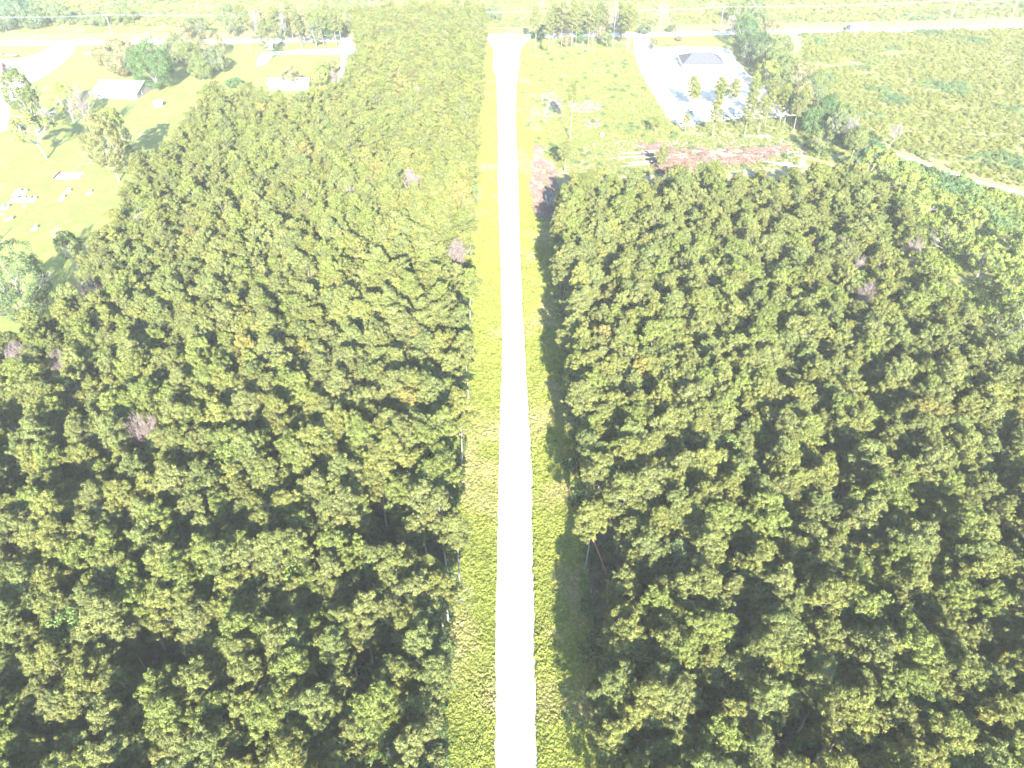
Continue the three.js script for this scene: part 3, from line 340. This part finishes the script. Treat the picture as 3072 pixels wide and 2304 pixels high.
broadAt('small bush tree beside the sand drive gate', 1957, 150, 112, 2, [0.1, 0.095, 0.05], { k: 30, q: 34, rc: 0.7 });
broadAt('small dark shrub on the grass strip before the highway', 2037, 124, 108, 1.6, [0.1, 0.08, 0.06], { k: 22, q: 30, rc: 0.6, ts: 0.1 });
bareAt('white trunked bare tree against dark shade by the highway', 2184, 120, 62, 3.4);
// grove right of the sand lot
[[2225, 150, 40, 6, OAK], [2265, 115, 35, 6, SAGE], [2300, 135, 60, 6.5, TAN], [2245, 195, 95, 6, [0.05, 0.075, 0.035]], [2285, 215, 130, 5, SAGE], [2330, 200, 105, 6, OLIVE], [2355, 255, 170, 6, OLIVE], [2395, 280, 190, 6, TAN], [2290, 268, 185, 5.5, YEL], [2330, 310, 215, 6, OLIVE], [2420, 330, 245, 5.5, SAGE], [2385, 345, 250, 4.5, TAN]].forEach(([x, y, t, r, c], i) => broadAt(['dark tree at the highway corner of the grove beside the sand lot', 'grey green tree by the highway in the grove beside the sand lot', 'tan tree by the highway in the grove beside the sand lot', 'very dark tree overhanging the corner of the sand lot', 'grey green tree just below the very dark tree of the grove', 'olive tree on the scrub side of the grove, upper part', 'olive tree on the scrub side of the grove, middle part', 'tan tree on the scrub side of the grove, lower part', 'yellow green tree at the right border of the sand lot', 'olive tree over the pale trunks below the sand lot', 'grey green tree at the lower scrub end of the grove', 'tan tree low in the grove among the pale trunks'][i], x, y, t, r, c, { k: 85, q: 48, ts: 0.18, rc: 1.35, leaf: 0.26 }));
[[2355, 170, 108, 3.6], [2375, 195, 120, 3.4]].forEach(([x, y, t, s], i) => bareAt(['upper pinkish bare tree between the grove and the scrub', 'lower pinkish bare tree between the grove and the scrub'][i], x, y, t, s));
[[2136, 413, 300], [2193, 328, 240], [2233, 407, 285], [2250, 344, 240], [2273, 404, 290], [2294, 384, 270], [2303, 337, 235], [2337, 373, 255], [2350, 377, 270], [2378, 397, 275], [2396, 377, 262], [2066, 331, 232], [2080, 325, 250], [2151, 332, 235], [2160, 322, 255]].forEach(([x, y, t], i) => pineAt(['slim pine with a red trunk standing alone below the sand lot', 'slim pine on the sand near the right group, trunk in sun', 'slim pine with dark trunk between sand and slash', 'slim pine on the sand behind the dark-trunked one', 'slim pine with a slanting pale trunk at the slash edge', 'slim pine next to the slanting pale trunk', 'slim pine at the sand border beneath the yellow green tree', 'slim pine fourth from the dark shade tree below the sand lot', 'slim pine third from the dark shade tree below the sand lot', 'slim pine second from the dark shade tree below the sand lot', 'slim pine next to the dark shade tree below the sand lot', 'front pine of the pair standing on the white sand', 'rear pine of the pair standing on the white sand', 'front pine of the brownish pair on the sand beside the grove', 'rear pine of the brownish pair on the sand beside the grove'][i], x, y, t, { r: 2.6, cb: 0.4, nb: 30, tint: [1, 3, 1, 4, 3][i % 5] }));
broadAt('dark shade tree at the end of the pale slash ground', 2470, 378, 285, 4.6, [0.045, 0.08, 0.025], { k: 80, q: 50, ts: 0.15, rc: 1.1 });
broadAt('dark green small tree above the shade tree by the scrub', 2466, 325, 292, 3, OAK, { k: 45, q: 44, rc: 0.8 });
broadAt('dull green tree with slanting trunk right of the slash', 2500, 425, 330, 4, SAGE, { k: 60, q: 44, rc: 1 });
broadAt('olive tree at the right end of the red slash', 2455, 468, 390, 4, OLIVE, { k: 60, q: 44, rc: 1 });
pineAt('dark topped pine with a slanting white trunk near the dirt track', 2541, 517, 405, { r: 2.2, cb: 0.65, nb: 22, tint: 2 });
bareAt('leaning white bare tree at the start of the dirt track', 2657, 453, 385, 2.4, { lean: [2.5, 0, 0] });
bareAt('fallen-topped pale dead tree right of the shade tree', 2530, 440, 375, 3, { lean: [2, 0, 0] });
[[2600, 540, 440, 3.6], [2700, 590, 500, 3.4], [2650, 520, 450, 3], [2740, 660, 560, 3.6], [2830, 760, 640, 4], [2930, 830, 720, 4.2], [3010, 900, 800, 4.4], [3060, 1010, 880, 5], [2990, 1040, 930, 4.6], [3060, 1180, 1040, 5], [3050, 780, 690, 3.6], [2900, 700, 620, 3.2]].forEach(([x, y, t, r], i) => broadAt(['olive tree beside the dark topped pine near the dirt track', 'tree at the upper right corner of the right plantation', 'small tree below the start of the dirt track', 'yellow green tree at the right border of the right plantation, upper', 'yellow green tree at the right border of the right plantation, second', 'yellow green tree at the right border of the right plantation, third', 'yellow green tree at the right border of the right plantation, fourth', 'dull green tree at the right photo edge above the dark gap', 'dull green tree inside the right border above the dark gap', 'dull green tree at the right photo edge beside the dark gap', 'small yellow green tree in the scrub at the right photo edge', 'small yellow green tree in the scrub below the dirt track'][i], x, y, t, r, i < 7 || i > 9 ? [0.15, 0.175, 0.038] : OLIVE, { k: 60, q: 46, rc: 0.9, ts: 0.12 }));
// open field
pineAt('lone thin pine with a white stem casting a long shadow on the field', 1711, 421, 250, { r: 1.8, cb: 0.68, nb: 20 });
pineAt('pale pine with a white trunk at the plantation corner beside the verge slash', 1693, 518, 430, { r: 2.3, cb: 0.5, tint: 3 });
pineAt('small yellow green pine standing between the red slash piles', 1982, 520, 442, { r: 1.8, cb: 0.35, nb: 22, tint: 4 });
pineAt('short bushy pine on the field edge beside the sand lot', 1965, 400, 355, { r: 1.8, cb: 0.3, nb: 20, tint: 4 });
pineAt('thin pine casting a shadow at the field corner of the sand lot', 2055, 399, 345, { r: 1.3, cb: 0.6, nb: 14 });
[[2210, 65, 5, 6, OLIVE], [2255, 45, -20, 7, SAGE], [1700, 70, 25, 5, TAN], [1480, 60, 20, 5, SAGE], [60, 60, -10, 8, [0.06, 0.095, 0.05]], [20, 95, 30, 7, [0.07, 0.1, 0.05]], [110, 85, 30, 7, [0.08, 0.11, 0.05]], [185, 70, 15, 7, [0.09, 0.12, 0.05]], [300, 76, 35, 6, SAGE], [380, 70, 25, 6, OLIVE]].forEach(([x, y, t, r, c], i) => broadAt(['olive tree on the far side of the highway above the grove', 'grey green tree far across the highway above the grove', 'pale tan tree across the highway behind the pine row', 'grey green tree across the highway near the junction', 'darkest tree across the highway at the upper left corner', 'dark tree at the brink of the wood across the highway, first', 'dark green tree of the wood across the highway, second', 'green tree of the wood across the highway, third', 'grey green tree of the wood across the highway, fourth', 'olive tree of the wood across the highway, fifth'][i], x, y, t, r, c, { k: 70, q: 40, rc: 1.6, leaf: 0.34, ts: 0.1 }));

// ---------------------------------------------------------------- houses and sheds
const WALL = std({ color: rgb(0.72, 0.71, 0.68) }), BROWNWALL = std({ color: rgb(0.26, 0.17, 0.11) }), BRICKW = std({ color: rgb(0.34, 0.24, 0.2) }), GLASS = std({ color: rgb(0.06, 0.07, 0.08), roughness: 0.15 }), TRIM = std({ color: rgb(0.8, 0.8, 0.78) }), DOOR = std({ color: rgb(0.1, 0.09, 0.09) });
const METALROOF = std({ map: colourMap(256, (u, v, i, j) => { const k = 0.72 * ((i % 32) < 2 ? 0.82 : 1) * (0.95 + 0.1 * hash2(i, j, 3)); return [k, k, k * 0.98]; }), roughness: 0.5 });
const shingle = (c) => std({ map: colourMap(256, (u, v, i, j) => { const k = ((j % 16) < 2 ? 0.75 : 1) * (0.75 + 0.5 * hash2(i >> 4, j >> 4, 7)) * (0.92 + 0.16 * hash2(i, j, 3)); return [c[0] * k, c[1] * k, c[2] * k]; }) });
const GREYROOF = shingle([0.085, 0.085, 0.088]), BROWNROOF = shingle([0.16, 0.11, 0.08]);
function slab(pts, th) {   // a roof plane with thickness; uv in metres
  const a = pts[0], n = pts[1].clone().sub(a).cross(pts[2].clone().sub(a)).normalize(), u = pts[1].clone().sub(a).normalize(), w = n.clone().cross(u), m = new MB(), lo = pts.map((p) => p.clone().addScaledVector(n, -th));
  for (let i = 1; i + 1 < pts.length; i++) { m.tri(pts[0], pts[i], pts[i + 1], W1); m.tri(lo[0], lo[i + 1], lo[i], W1); }
  pts.forEach((p, i) => { const j = (i + 1) % pts.length; m.quad(p, lo[i], lo[j], pts[j], W1); });
  const g = m.geo(), uv = []; for (let i = 0; i < m.p.length; i += 3) { const p = V(m.p[i], m.p[i + 1], m.p[i + 2]).sub(a); uv.push(p.dot(u) / 4, p.dot(w) / 4); } g.setAttribute('uv', new THREE.Float32BufferAttribute(uv, 2)); return g;
}
function boxGeo(w, h, d, x, y, z) { return new THREE.BoxGeometry(w, h, d).translate(x, y, z); }
function windowOn(o, x, y, z, w, h, ry) { const f = part('window', boxGeo(w + 0.2, h + 0.2, 0.1, 0, 0, 0), TRIM, o); f.position.set(x, y, z); f.rotation.y = ry; const p = part('pane', boxGeo(w, h, 0.06, 0, 0, 0.04), GLASS, f); return p; }
// w along x, d along z; ridge along x; hip 0 makes gables
function house(name, label, cat, pos, turn, w, d, eave, rise, hip, wall, roof, o = {}) {
  const t = thing(name, label, cat, pos, turn), e = 0.6, x0 = -w / 2 - e, x1 = w / 2 + e, z0 = -d / 2 - e, z1 = d / 2 + e, yb = eave - e * rise / (d / 2), top = eave + rise, rx0 = x0 + hip, rx1 = x1 - hip;
  const wm = new MB(); wm.box(-w / 2, w / 2, 0, eave - 0.16, -d / 2, d / 2, W1);
  if (!hip) for (const x of [-w / 2 + 0.01, w / 2 - 0.01]) { wm.tri(V(x, eave - 0.17, -d / 2), V(x, eave - 0.17, d / 2), V(x, top - 0.2, 0), W1); }
  part('wall', wm.geo(), wall, t);
  part('roof', slab([V(x0, yb, z1), V(x1, yb, z1), V(rx1, top, 0), V(rx0, top, 0)], 0.12), roof, t);
  part('roof', slab([V(x1, yb, z0), V(x0, yb, z0), V(rx0, top, 0), V(rx1, top, 0)], 0.12), roof, t);
  if (hip) { part('roof', slab([V(x0, yb, z0), V(x0, yb, z1), V(rx0, top, 0)], 0.12), roof, t); part('roof', slab([V(x1, yb, z1), V(x1, yb, z0), V(rx1, top, 0)], 0.12), roof, t); }
  const n = Math.max(1, Math.floor(w / 4.5)); for (let i = 0; i < n; i++) { const x = -w / 2 + (i + 0.5) * w / n; if (i === (o.door ?? 1)) { part('door', boxGeo(1, 2.1, 0.1, x, 1.05, d / 2 + 0.03), DOOR, t); } else windowOn(t, x, 1.6, d / 2 + 0.03, 1.1, 1.2, 0); windowOn(t, x, 1.6, -d / 2 - 0.03, 1.1, 1.2, Math.PI); }
  if (d > 6) for (const s of [-1, 1]) windowOn(t, s * (w / 2 + 0.03), 1.6, d / 5, 1, 1.2, s * Math.PI / 2);
  if (o.chimney) part('chimney', boxGeo(0.8, 1.8, 0.8, o.chimney, top - 0.1, d / 6), BRICKW, t);
  return t;
}
{ const c = at(378, 278, 0); const t = house('house', 'white house with a broad white metal roof beside the dark round oak', 'house', c, -0.06, 21, 19, 3, 2.8, 0, std({ color: rgb(0.26, 0.22, 0.2) }), METALROOF, { chimney: -1.5, door: 2 });
  part('porch', slab([V(-13.5, 2.3, 8), V(-9.6, 2.5, 8), V(-9.6, 2.5, -1), V(-13.5, 2.3, -1)], 0.1), METALROOF, t); for (const z of [7.8, -0.8]) part('post', boxGeo(0.14, 2.2, 0.14, -13.3, 1.1, z), TRIM, t); }
house('house', 'grey hip roofed house on the white sand lot', 'house', at(2108, 205, 0).add(V(0, 0, -6)), -0.03, 21, 17, 3, 3.3, 6, WALL, GREYROOF, { door: 0 });
house('house', 'white roofed house half hidden by trees at the top of the left plantation', 'house', at(872, 262, 0), 0.04, 19, 9, 2.8, 1.8, 0, WALL, METALROOF, { door: 2 });
house('house', 'brown roofed building cut off by the left edge of the photo', 'house', at(-28, 226, 0), 0.3, 14, 9, 3, 3, 0, BROWNWALL, BROWNROOF);
{ const t = house('shed', 'small white shed on the lawn right of the white house', 'shed', at(478, 318, 0), 0.2, 3, 2.4, 2, 0.6, 0, WALL, METALROOF); t.children.length; }
{ const p = at(812, 141), t = thing('shed', 'grey round topped metal shed under the trees by the highway', 'shed', p, 0.1), M1 = std({ color: rgb(0.3, 0.31, 0.32), roughness: 0.5, metalness: 0.3 }); const sh = new THREE.Shape(); sh.moveTo(-2.1, 0); sh.lineTo(2.1, 0); sh.lineTo(2.1, 1.6); sh.absarc(0, 1.6, 2.1, 0, Math.PI); sh.lineTo(-2.1, 0); part('shell', new THREE.ExtrudeGeometry(sh, { depth: 5, bevelEnabled: false, curveSegments: 14 }), M1, t); part('door', boxGeo(1.6, 2.1, 0.08, 0, 1.05, 5.03), std({ color: rgb(0.22, 0.23, 0.24) }), t); for (let i = 0; i < 5; i++) { const r = new THREE.Mesh(new THREE.TorusGeometry(2.12, 0.05, 5, 16, Math.PI).translate(0, 1.6, 0.5 + i), M1); r.name = 'rib'; t.add(r); } }
{ const p = at(266, 165), t = thing('gas_tank', 'small white gas tank on the lawn near the highway', 'tank', p); part('tank', new THREE.CapsuleGeometry(0.55, 2.2, 6, 14).rotateZ(Math.PI / 2).translate(0, 0.95, 0), TRIM, t); for (const x of [-0.8, 0.8]) part('leg', boxGeo(0.2, 0.5, 0.8, x, 0.25, 0), std({ color: rgb(0.3, 0.3, 0.3) }), t); part('valve_cover', new THREE.CylinderGeometry(0.2, 0.2, 0.3, 12).translate(0, 1.6, 0), std({ color: rgb(0.25, 0.26, 0.27) }), t); }
// vehicles
const TYRE = std({ color: rgb(0.03, 0.03, 0.03) }), RIM = std({ color: rgb(0.5, 0.5, 0.5), metalness: 0.6, roughness: 0.4 }), GLASSB = std({ color: rgb(0.04, 0.05, 0.12), roughness: 0.2 });
function wheel(parent, x, y, z, r, w) { const g = new THREE.Group(); g.name = 'wheel'; g.position.set(x, y, z); parent.add(g); part('tyre', new THREE.TorusGeometry(r * 0.72, r * 0.28, 8, 18), TYRE, g); part('rim', new THREE.CylinderGeometry(r * 0.55, r * 0.55, w, 14).rotateX(Math.PI / 2), RIM, g); }
function extr(pts, depth, bevel) { const s = new THREE.Shape(pts.map((p) => new THREE.Vector2(p[0], p[1]))); return new THREE.ExtrudeGeometry(s, { depth: depth - 2 * bevel, bevelEnabled: true, bevelSize: bevel, bevelThickness: bevel, bevelSegments: 2, steps: 1 }).translate(0, 0, -depth / 2 + bevel); }
{ const p = at(2563, 93), t = thing('box_truck', 'long white box truck with a dark cab on the highway beside the scrub', 'truck', p.setY(0.16), 0.06), P = std({ color: rgb(0.78, 0.78, 0.77), roughness: 0.35 }), DK = std({ color: rgb(0.06, 0.06, 0.07) });
  part('cargo_box', extr([[-3.2, 0.95], [7.2, 0.95], [7.2, 3.75], [-3.2, 3.75]], 2.55, 0.06), P, t); part('cab', extr([[-6.1, 0.6], [-3.5, 0.6], [-3.5, 2.9], [-4.6, 2.9], [-5.1, 1.75], [-6.1, 1.55]], 2.3, 0.08), std({ color: rgb(0.025, 0.028, 0.06), roughness: 0.4 }), t); part('windscreen', slab([V(-5.2, 1.8, 1), V(-5.2, 1.8, -1), V(-4.68, 2.88, -0.95), V(-4.68, 2.88, 0.95)].reverse(), -0.06), GLASSB, t); for (const z of [-1.17, 1.17]) part('side_window', boxGeo(0.75, 0.7, 0.04, -4.2, 2.2, z), GLASSB, t);
  part('chassis', boxGeo(12.6, 0.3, 1.1, 0.5, 0.72, 0), DK, t); part('bumper', boxGeo(0.2, 0.35, 2.3, -6.3, 0.62, 0), DK, t); for (const x of [-5, 3.6, 5.2]) for (const z of [-1.05, 1.05]) wheel(t, x, 0.5, z, 0.5, 0.26); }
{ const p = at(34, 170), t = thing('flatbed_trailer', 'low brownish flatbed trailer parked at the white yard', 'trailer', p, -0.15), B = std({ color: rgb(0.22, 0.14, 0.12) }); for (let i = 0; i < 8; i++) part('board', boxGeo(8.4, 0.06, 0.27, 0, 0.83, -1.05 + i * 0.3), B, t); part('frame', boxGeo(8.8, 0.16, 1.9, 0, 0.7, 0), std({ color: rgb(0.08, 0.07, 0.08) }), t); part('headboard', boxGeo(0.1, 0.9, 2.3, -4.3, 1.3, 0), B, t); for (const x of [0.4, 1.5]) for (const z of [-1.1, 1.1]) wheel(t, x, 0.38, z, 0.38, 0.2); part('drawbar', boxGeo(1.6, 0.12, 0.16, -5.1, 0.62, 0), B, t); }
{ const p = at(915, 240), t = thing('pickup_truck', 'small dark pickup parked beside the white roofed house', 'pickup', p, 0.05), P = std({ color: rgb(0.07, 0.075, 0.08), roughness: 0.35 }); part('body', extr([[-2.6, 0.45], [2.6, 0.45], [2.6, 1.05], [0.5, 1.05], [0.35, 1.7], [-0.9, 1.7], [-1.4, 1.1], [-2.55, 1]], 1.8, 0.06), P, t); for (const z of [-0.92, 0.92]) part('side_window', boxGeo(0.9, 0.4, 0.03, -0.3, 1.38, z), GLASS, t); for (const x of [-1.65, 1.6]) for (const z of [-0.85, 0.85]) wheel(t, x, 0.36, z, 0.36, 0.22); }
// ---------------------------------------------------------------- burial ground on the lawn
const STONE = std({ map: groundMap(256, 131, [0.62, 0.61, 0.58], [0.72, 0.71, 0.68], [0.5, 0.49, 0.46], 0.3, 0.12) }), HEAD = std({ color: rgb(0.34, 0.34, 0.36), roughness: 0.5 });
function grave(label, x, y, w, d, heads) { const t = thing('grave', label, 'grave', at(x, y), 0.02); part('slab', boxGeo(w, 0.3, d, 0, 0.15, 0), STONE, t); for (const hx of heads) { const s = new THREE.Shape(); s.moveTo(-0.38, 0); s.lineTo(0.38, 0); s.lineTo(0.38, 0.75); s.quadraticCurveTo(0, 1.05, -0.38, 0.75); const h = part('headstone', new THREE.ExtrudeGeometry(s, { depth: 0.2, bevelEnabled: true, bevelSize: 0.03, bevelThickness: 0.03, bevelSegments: 1 }), HEAD, t); h.position.set(hx, 0.3, -d / 2 + 0.1); } }
grave('wide white grave slab with two headstones, upper one of the two wide plots', 60, 580, 4.4, 3, [-0.6, 1.7]); grave('widest white grave slab with two headstones, below the upper wide plot', 53, 602, 5.2, 3.2, [-0.8, 1.8]);
grave('white grave slab with two headstones right of the widest slab', 92, 602, 3.2, 3, [-0.8, 1.2]); grave('white grave slab nearest the pinkish plot, upper of a close pair', 202, 577, 2.4, 2, [0.7]);
grave('white grave slab set askew below its close neighbour', 185, 598, 1.5, 3, [0.3]); grave('single white grave slab closest to the plantation', 268, 581, 1.6, 2.2, [0.3]);
grave('small grave marker below the widest slab', 74, 620, 0.9, 0.9, []); grave('white grave slab at the left edge of the photo below the widest slab', 14, 625, 2.4, 2.2, [-0.8, 0.9]);
grave('low white grave slab alone above the pole shadow', 26, 660, 2.6, 1.1, [1.1]); grave('white grave slab lowest on the lawn', 104, 688, 1.6, 2, [0.3]); grave('pale thin grave slab cut by the left edge of the photo', 8, 643, 1.6, 0.7, []);
{ const q = px([[160, 539], [181, 518], [256, 518], [240, 537]]), c = q.reduce((a, p) => [a[0] + p[0] / 4, a[1] + p[1] / 4], [0, 0]), t = thing('concrete_plot', 'pinkish rectangular plot edged with a low dark wall on the lawn', 'plot', V(c[0], 0, c[1])); const l = q.map((p) => V(p[0] - c[0], 0.2, p[1] - c[1])); part('pad', slab([l[0], l[3], l[2], l[1]], 0.18), std({ map: chipM.map }), t); const m = new MB(), a = l[0], b = l[1], n = V(-(b.z - a.z), 0, b.x - a.x).normalize().multiplyScalar(0.14), up = V(0, 0.45, 0); const A = a.clone().add(n), B2 = b.clone().add(n), C2 = b.clone().sub(n), D = a.clone().sub(n); m.quad(A, B2, B2.clone().add(up), A.clone().add(up), W1); m.quad(C2, D, D.clone().add(up), C2.clone().add(up), W1); m.quad(A.clone().add(up), B2.clone().add(up), C2.clone().add(up), D.clone().add(up), W1); m.quad(D, A, A.clone().add(up), D.clone().add(up), W1); m.quad(B2, C2, C2.clone().add(up), B2.clone().add(up), W1); part('low_wall', m.geo(), std({ color: rgb(0.14, 0.12, 0.12), side: THREE.DoubleSide }), t); }
// ---------------------------------------------------------------- poles, wires, logs, slash
const WOOD = std({ color: rgb(0.3, 0.26, 0.22) }), WIRE = std({ color: rgb(0.25, 0.25, 0.25), roughness: 0.5 });
function pole(label, p, h, turn) { const t = thing('utility_pole', label, 'utility pole', p, turn); part('pole', new THREE.CylinderGeometry(0.13, 0.19, h, 10).translate(0, h / 2, 0), WOOD, t); part('crossarm', boxGeo(2.6, 0.14, 0.14, 0, h - 0.7, 0.2), WOOD, t); for (const x of [-1.15, 0, 1.15]) part('insulator', new THREE.CylinderGeometry(0.05, 0.07, 0.25, 8).translate(x, h - 0.5, 0.2), TRIM, t); return t; }
{ const shadowTip = at(38, 490 * 1.389), hh = 10.5, L = hh / Math.tan(SUN_EL), base = V(shadowTip.x + Math.sin(SUN_AZ) * L, 0, shadowTip.z + Math.cos(SUN_AZ) * L); base.x = Math.min(base.x, at(-20, 760).x); pole('wooden pole whose shadow lies across the lawn at the left edge', base, hh, 0.4); }
const poleXs = [-420, -330, -240, -60, 40, 130, 215, 322], poleP = poleXs.map((x, i) => { const a = highwayMid.map((p) => p).reduce((b, p) => Math.abs(p.x - x) < Math.abs(b.x - x) ? p : b); return V(x, 0, a.z - 16 - (i % 2)); });
{ const q = at(2851, 60); poleP[6] = V(q.x, 0, q.z); }
const poleNames = ['utility pole outside the left edge of the view across the highway', 'utility pole behind the wood across the highway at the upper left', 'utility pole in the brush across the highway above the white house', 'utility pole across the highway behind the left plantation', 'utility pole across the highway above the pine row', 'utility pole across the highway above the sand lot', 'pale leaning-looking utility pole across the highway right of the truck', 'utility pole across the highway at the upper right corner'];
poleP.forEach((p, i) => pole(poleNames[i], p, 12, Math.PI / 2 + 1.57));
for (let k = 0; k < 3; k++) { const pts = []; for (let i = 0; i + 1 < poleP.length; i++) for (let s = 0; s < 8; s++) { const t = s / 8, p = poleP[i].clone().lerp(poleP[i + 1], t); p.y = 11.6 - 5 * t * (1 - t); p.z += (k - 1) * 1.15; pts.push(p); } const m = new THREE.Mesh(new THREE.TubeGeometry(new THREE.CatmullRomCurve3(pts), 120, 0.03, 4), WIRE); m.name = numbered('power_line'); m.castShadow = true; m.userData = { label: ['power wire strung along the far side of the highway, outermost', 'power wire strung along the far side of the highway, middle one', 'power wire strung along the far side of the highway, next to the road'][k], category: 'wire', group: 'power wires beside the highway' }; scene.add(m); }
{ const R = rng(321), logMats = [std({ color: rgb(0.55, 0.48, 0.42) }), std({ color: rgb(0.45, 0.38, 0.33) }), std({ color: rgb(0.3, 0.2, 0.16) })];
  const logs = [[1915, 462, 13, 0.06], [1945, 476, 12, 0.12], [1925, 490, 11, 0.16], [1900, 476, 12, 0.1], [1905, 500, 12, 0.25], [2020, 470, 9, 0.02], [2025, 477, 10, 0], [2022, 484, 9, -0.03], [2110, 458, 14, -0.08], [2140, 463, 14, -0.06], [2160, 472, 13, 0.05], [2180, 478, 12, 0.05], [2130, 492, 13, 0.1], [2150, 488, 13, 0.08], [2170, 484, 14, 0.1], [2115, 500, 12, 0.1], [2290, 462, 13, -0.1], [2320, 455, 15, -0.12], [2345, 460, 13, -0.05], [2270, 470, 11, 0.1], [2360, 500, 10, -0.3], [2330, 492, 11, -0.2], [2210, 470, 12, 0.02], [2240, 458, 12, -0.04], [2390, 470, 9, -0.4], [2200, 455, 13, -0.1], [1960, 455, 10, 0.1], [2080, 505, 10, 0.1]];
  const cyl = new THREE.CylinderGeometry(0.19, 0.3, 1, 9).rotateZ(Math.PI / 2); 
  logs.forEach(([x, y, l, a], i) => { const m = new THREE.Mesh(cyl, logMats[i % 5 === 4 ? 2 : i % 2]); m.name = numbered('log'); m.scale.set(l, 1, 1); m.position.copy(at(x, y)).setY(0.4 + 0.3 * R()); m.rotation.y = a; m.castShadow = m.receiveShadow = true; m.userData = { label: 'pale felled trunk lying lengthwise on the red slash beyond the right plantation', category: 'log', group: 'felled trunks on the red slash' }; scene.add(m); });
  const vl = [[1648, 590, 0.2], [1652, 600, 0.5], [1655, 585, 0.9], [1660, 600, 1.25], [1640, 610, 1.1]]; vl.forEach(([x, y, a], i) => { const m = new THREE.Mesh(cyl, logMats[i % 2]); m.name = numbered('log'); m.scale.set(8, 0.8, 0.8); m.position.copy(at(x, y)).setY(0.3 + 0.2 * i); m.rotation.y = 1.1 + a * 0.5; m.castShadow = m.receiveShadow = true; m.userData = { label: 'grey pole fanned out in the shaded brush pile at the right verge', category: 'log', group: 'fanned poles in the verge brush pile' }; scene.add(m); });
  const stickKit = []; for (let s = 0; s < 3; s++) { const m = new MB(); for (let i = 0; i < 14; i++) { const a = V((R() - 0.5) * 1.6, 0.05 + 0.5 * R(), (R() - 0.5) * 1.6), d = rdir(R); d.y *= 0.25; const k = 0.6 + 0.6 * R(); m.tube(a, a.clone().addScaledVector(d, 0.6 + 0.8 * R()), 0.04, 0.02, 3, [k, k, k]); if (R() < 0.7) for (let q = 0; q < 5; q++) m.leaf(a.clone().add(rdir(R).multiplyScalar(0.3)), rdir(R), 0.16, 0.06, R, [k, k, k]); } stickKit.push(m.geo()); }
  const piles = [], fill = (poly, n, c0, c1) => { let a0 = 1e9, a1 = -1e9, b0 = 1e9, b1 = -1e9; for (const [x, z] of poly) { a0 = Math.min(a0, x); a1 = Math.max(a1, x); b0 = Math.min(b0, z); b1 = Math.max(b1, z); } let k = 0, g = 0; while (k < n && g++ < n * 30) { const x = mix(a0, a1, R()), z = mix(b0, b1, R()); if (!inside(poly, x, z) || fbm(x / 3.5, z / 3.5, 66) < 0.48) continue; k++; piles.push({ x, z, y: 0.08 + 0.9 * fbm(x / 4, z / 4, 15), a: R() * 6.283, s: 0.9 + 0.7 * R(), c: mix3(c0, c1, R() * R()) }); } };
  fill(slashArea, 620, [0.2, 0.105, 0.078], [0.38, 0.3, 0.25]); fill(slashVerge, 260, [0.21, 0.13, 0.1], [0.36, 0.29, 0.25]);
  instanced('slash', 'reddish brown cut branches heaped between the felled trunks', 'slash', stickKit, piles, COVER);
  const pale = []; for (const [x, y, n, r] of [[1630, 300, 60, 9], [1640, 335, 60, 8], [1755, 322, 40, 7], [1782, 374, 16, 4]]) { const c = at(x, y); for (let i = 0; i < n; i++) pale.push({ x: c.x + (R() - 0.5) * 2 * r, z: c.z + (R() - 0.5) * 2 * r, y: 0.08, a: R() * 6.283, s: 0.7 + 0.5 * R(), c: mix3([0.3, 0.24, 0.225], [0.17, 0.14, 0.13], R()) }); }
  instanced('branch_litter', 'pale dead branches scattered over the bare patches of the field', 'litter', stickKit, pale, COVER);
  const bx = at(1807, 410), t = thing('water_tank', 'small white tank standing on the open field', 'tank', bx); part('tank', new THREE.CylinderGeometry(0.75, 0.75, 1.5, 18).translate(0, 0.75, 0), TRIM, t); part('lid', new THREE.CylinderGeometry(0.25, 0.7, 0.25, 18).translate(0, 1.62, 0), TRIM, t); }

renderer.render(scene, camera);
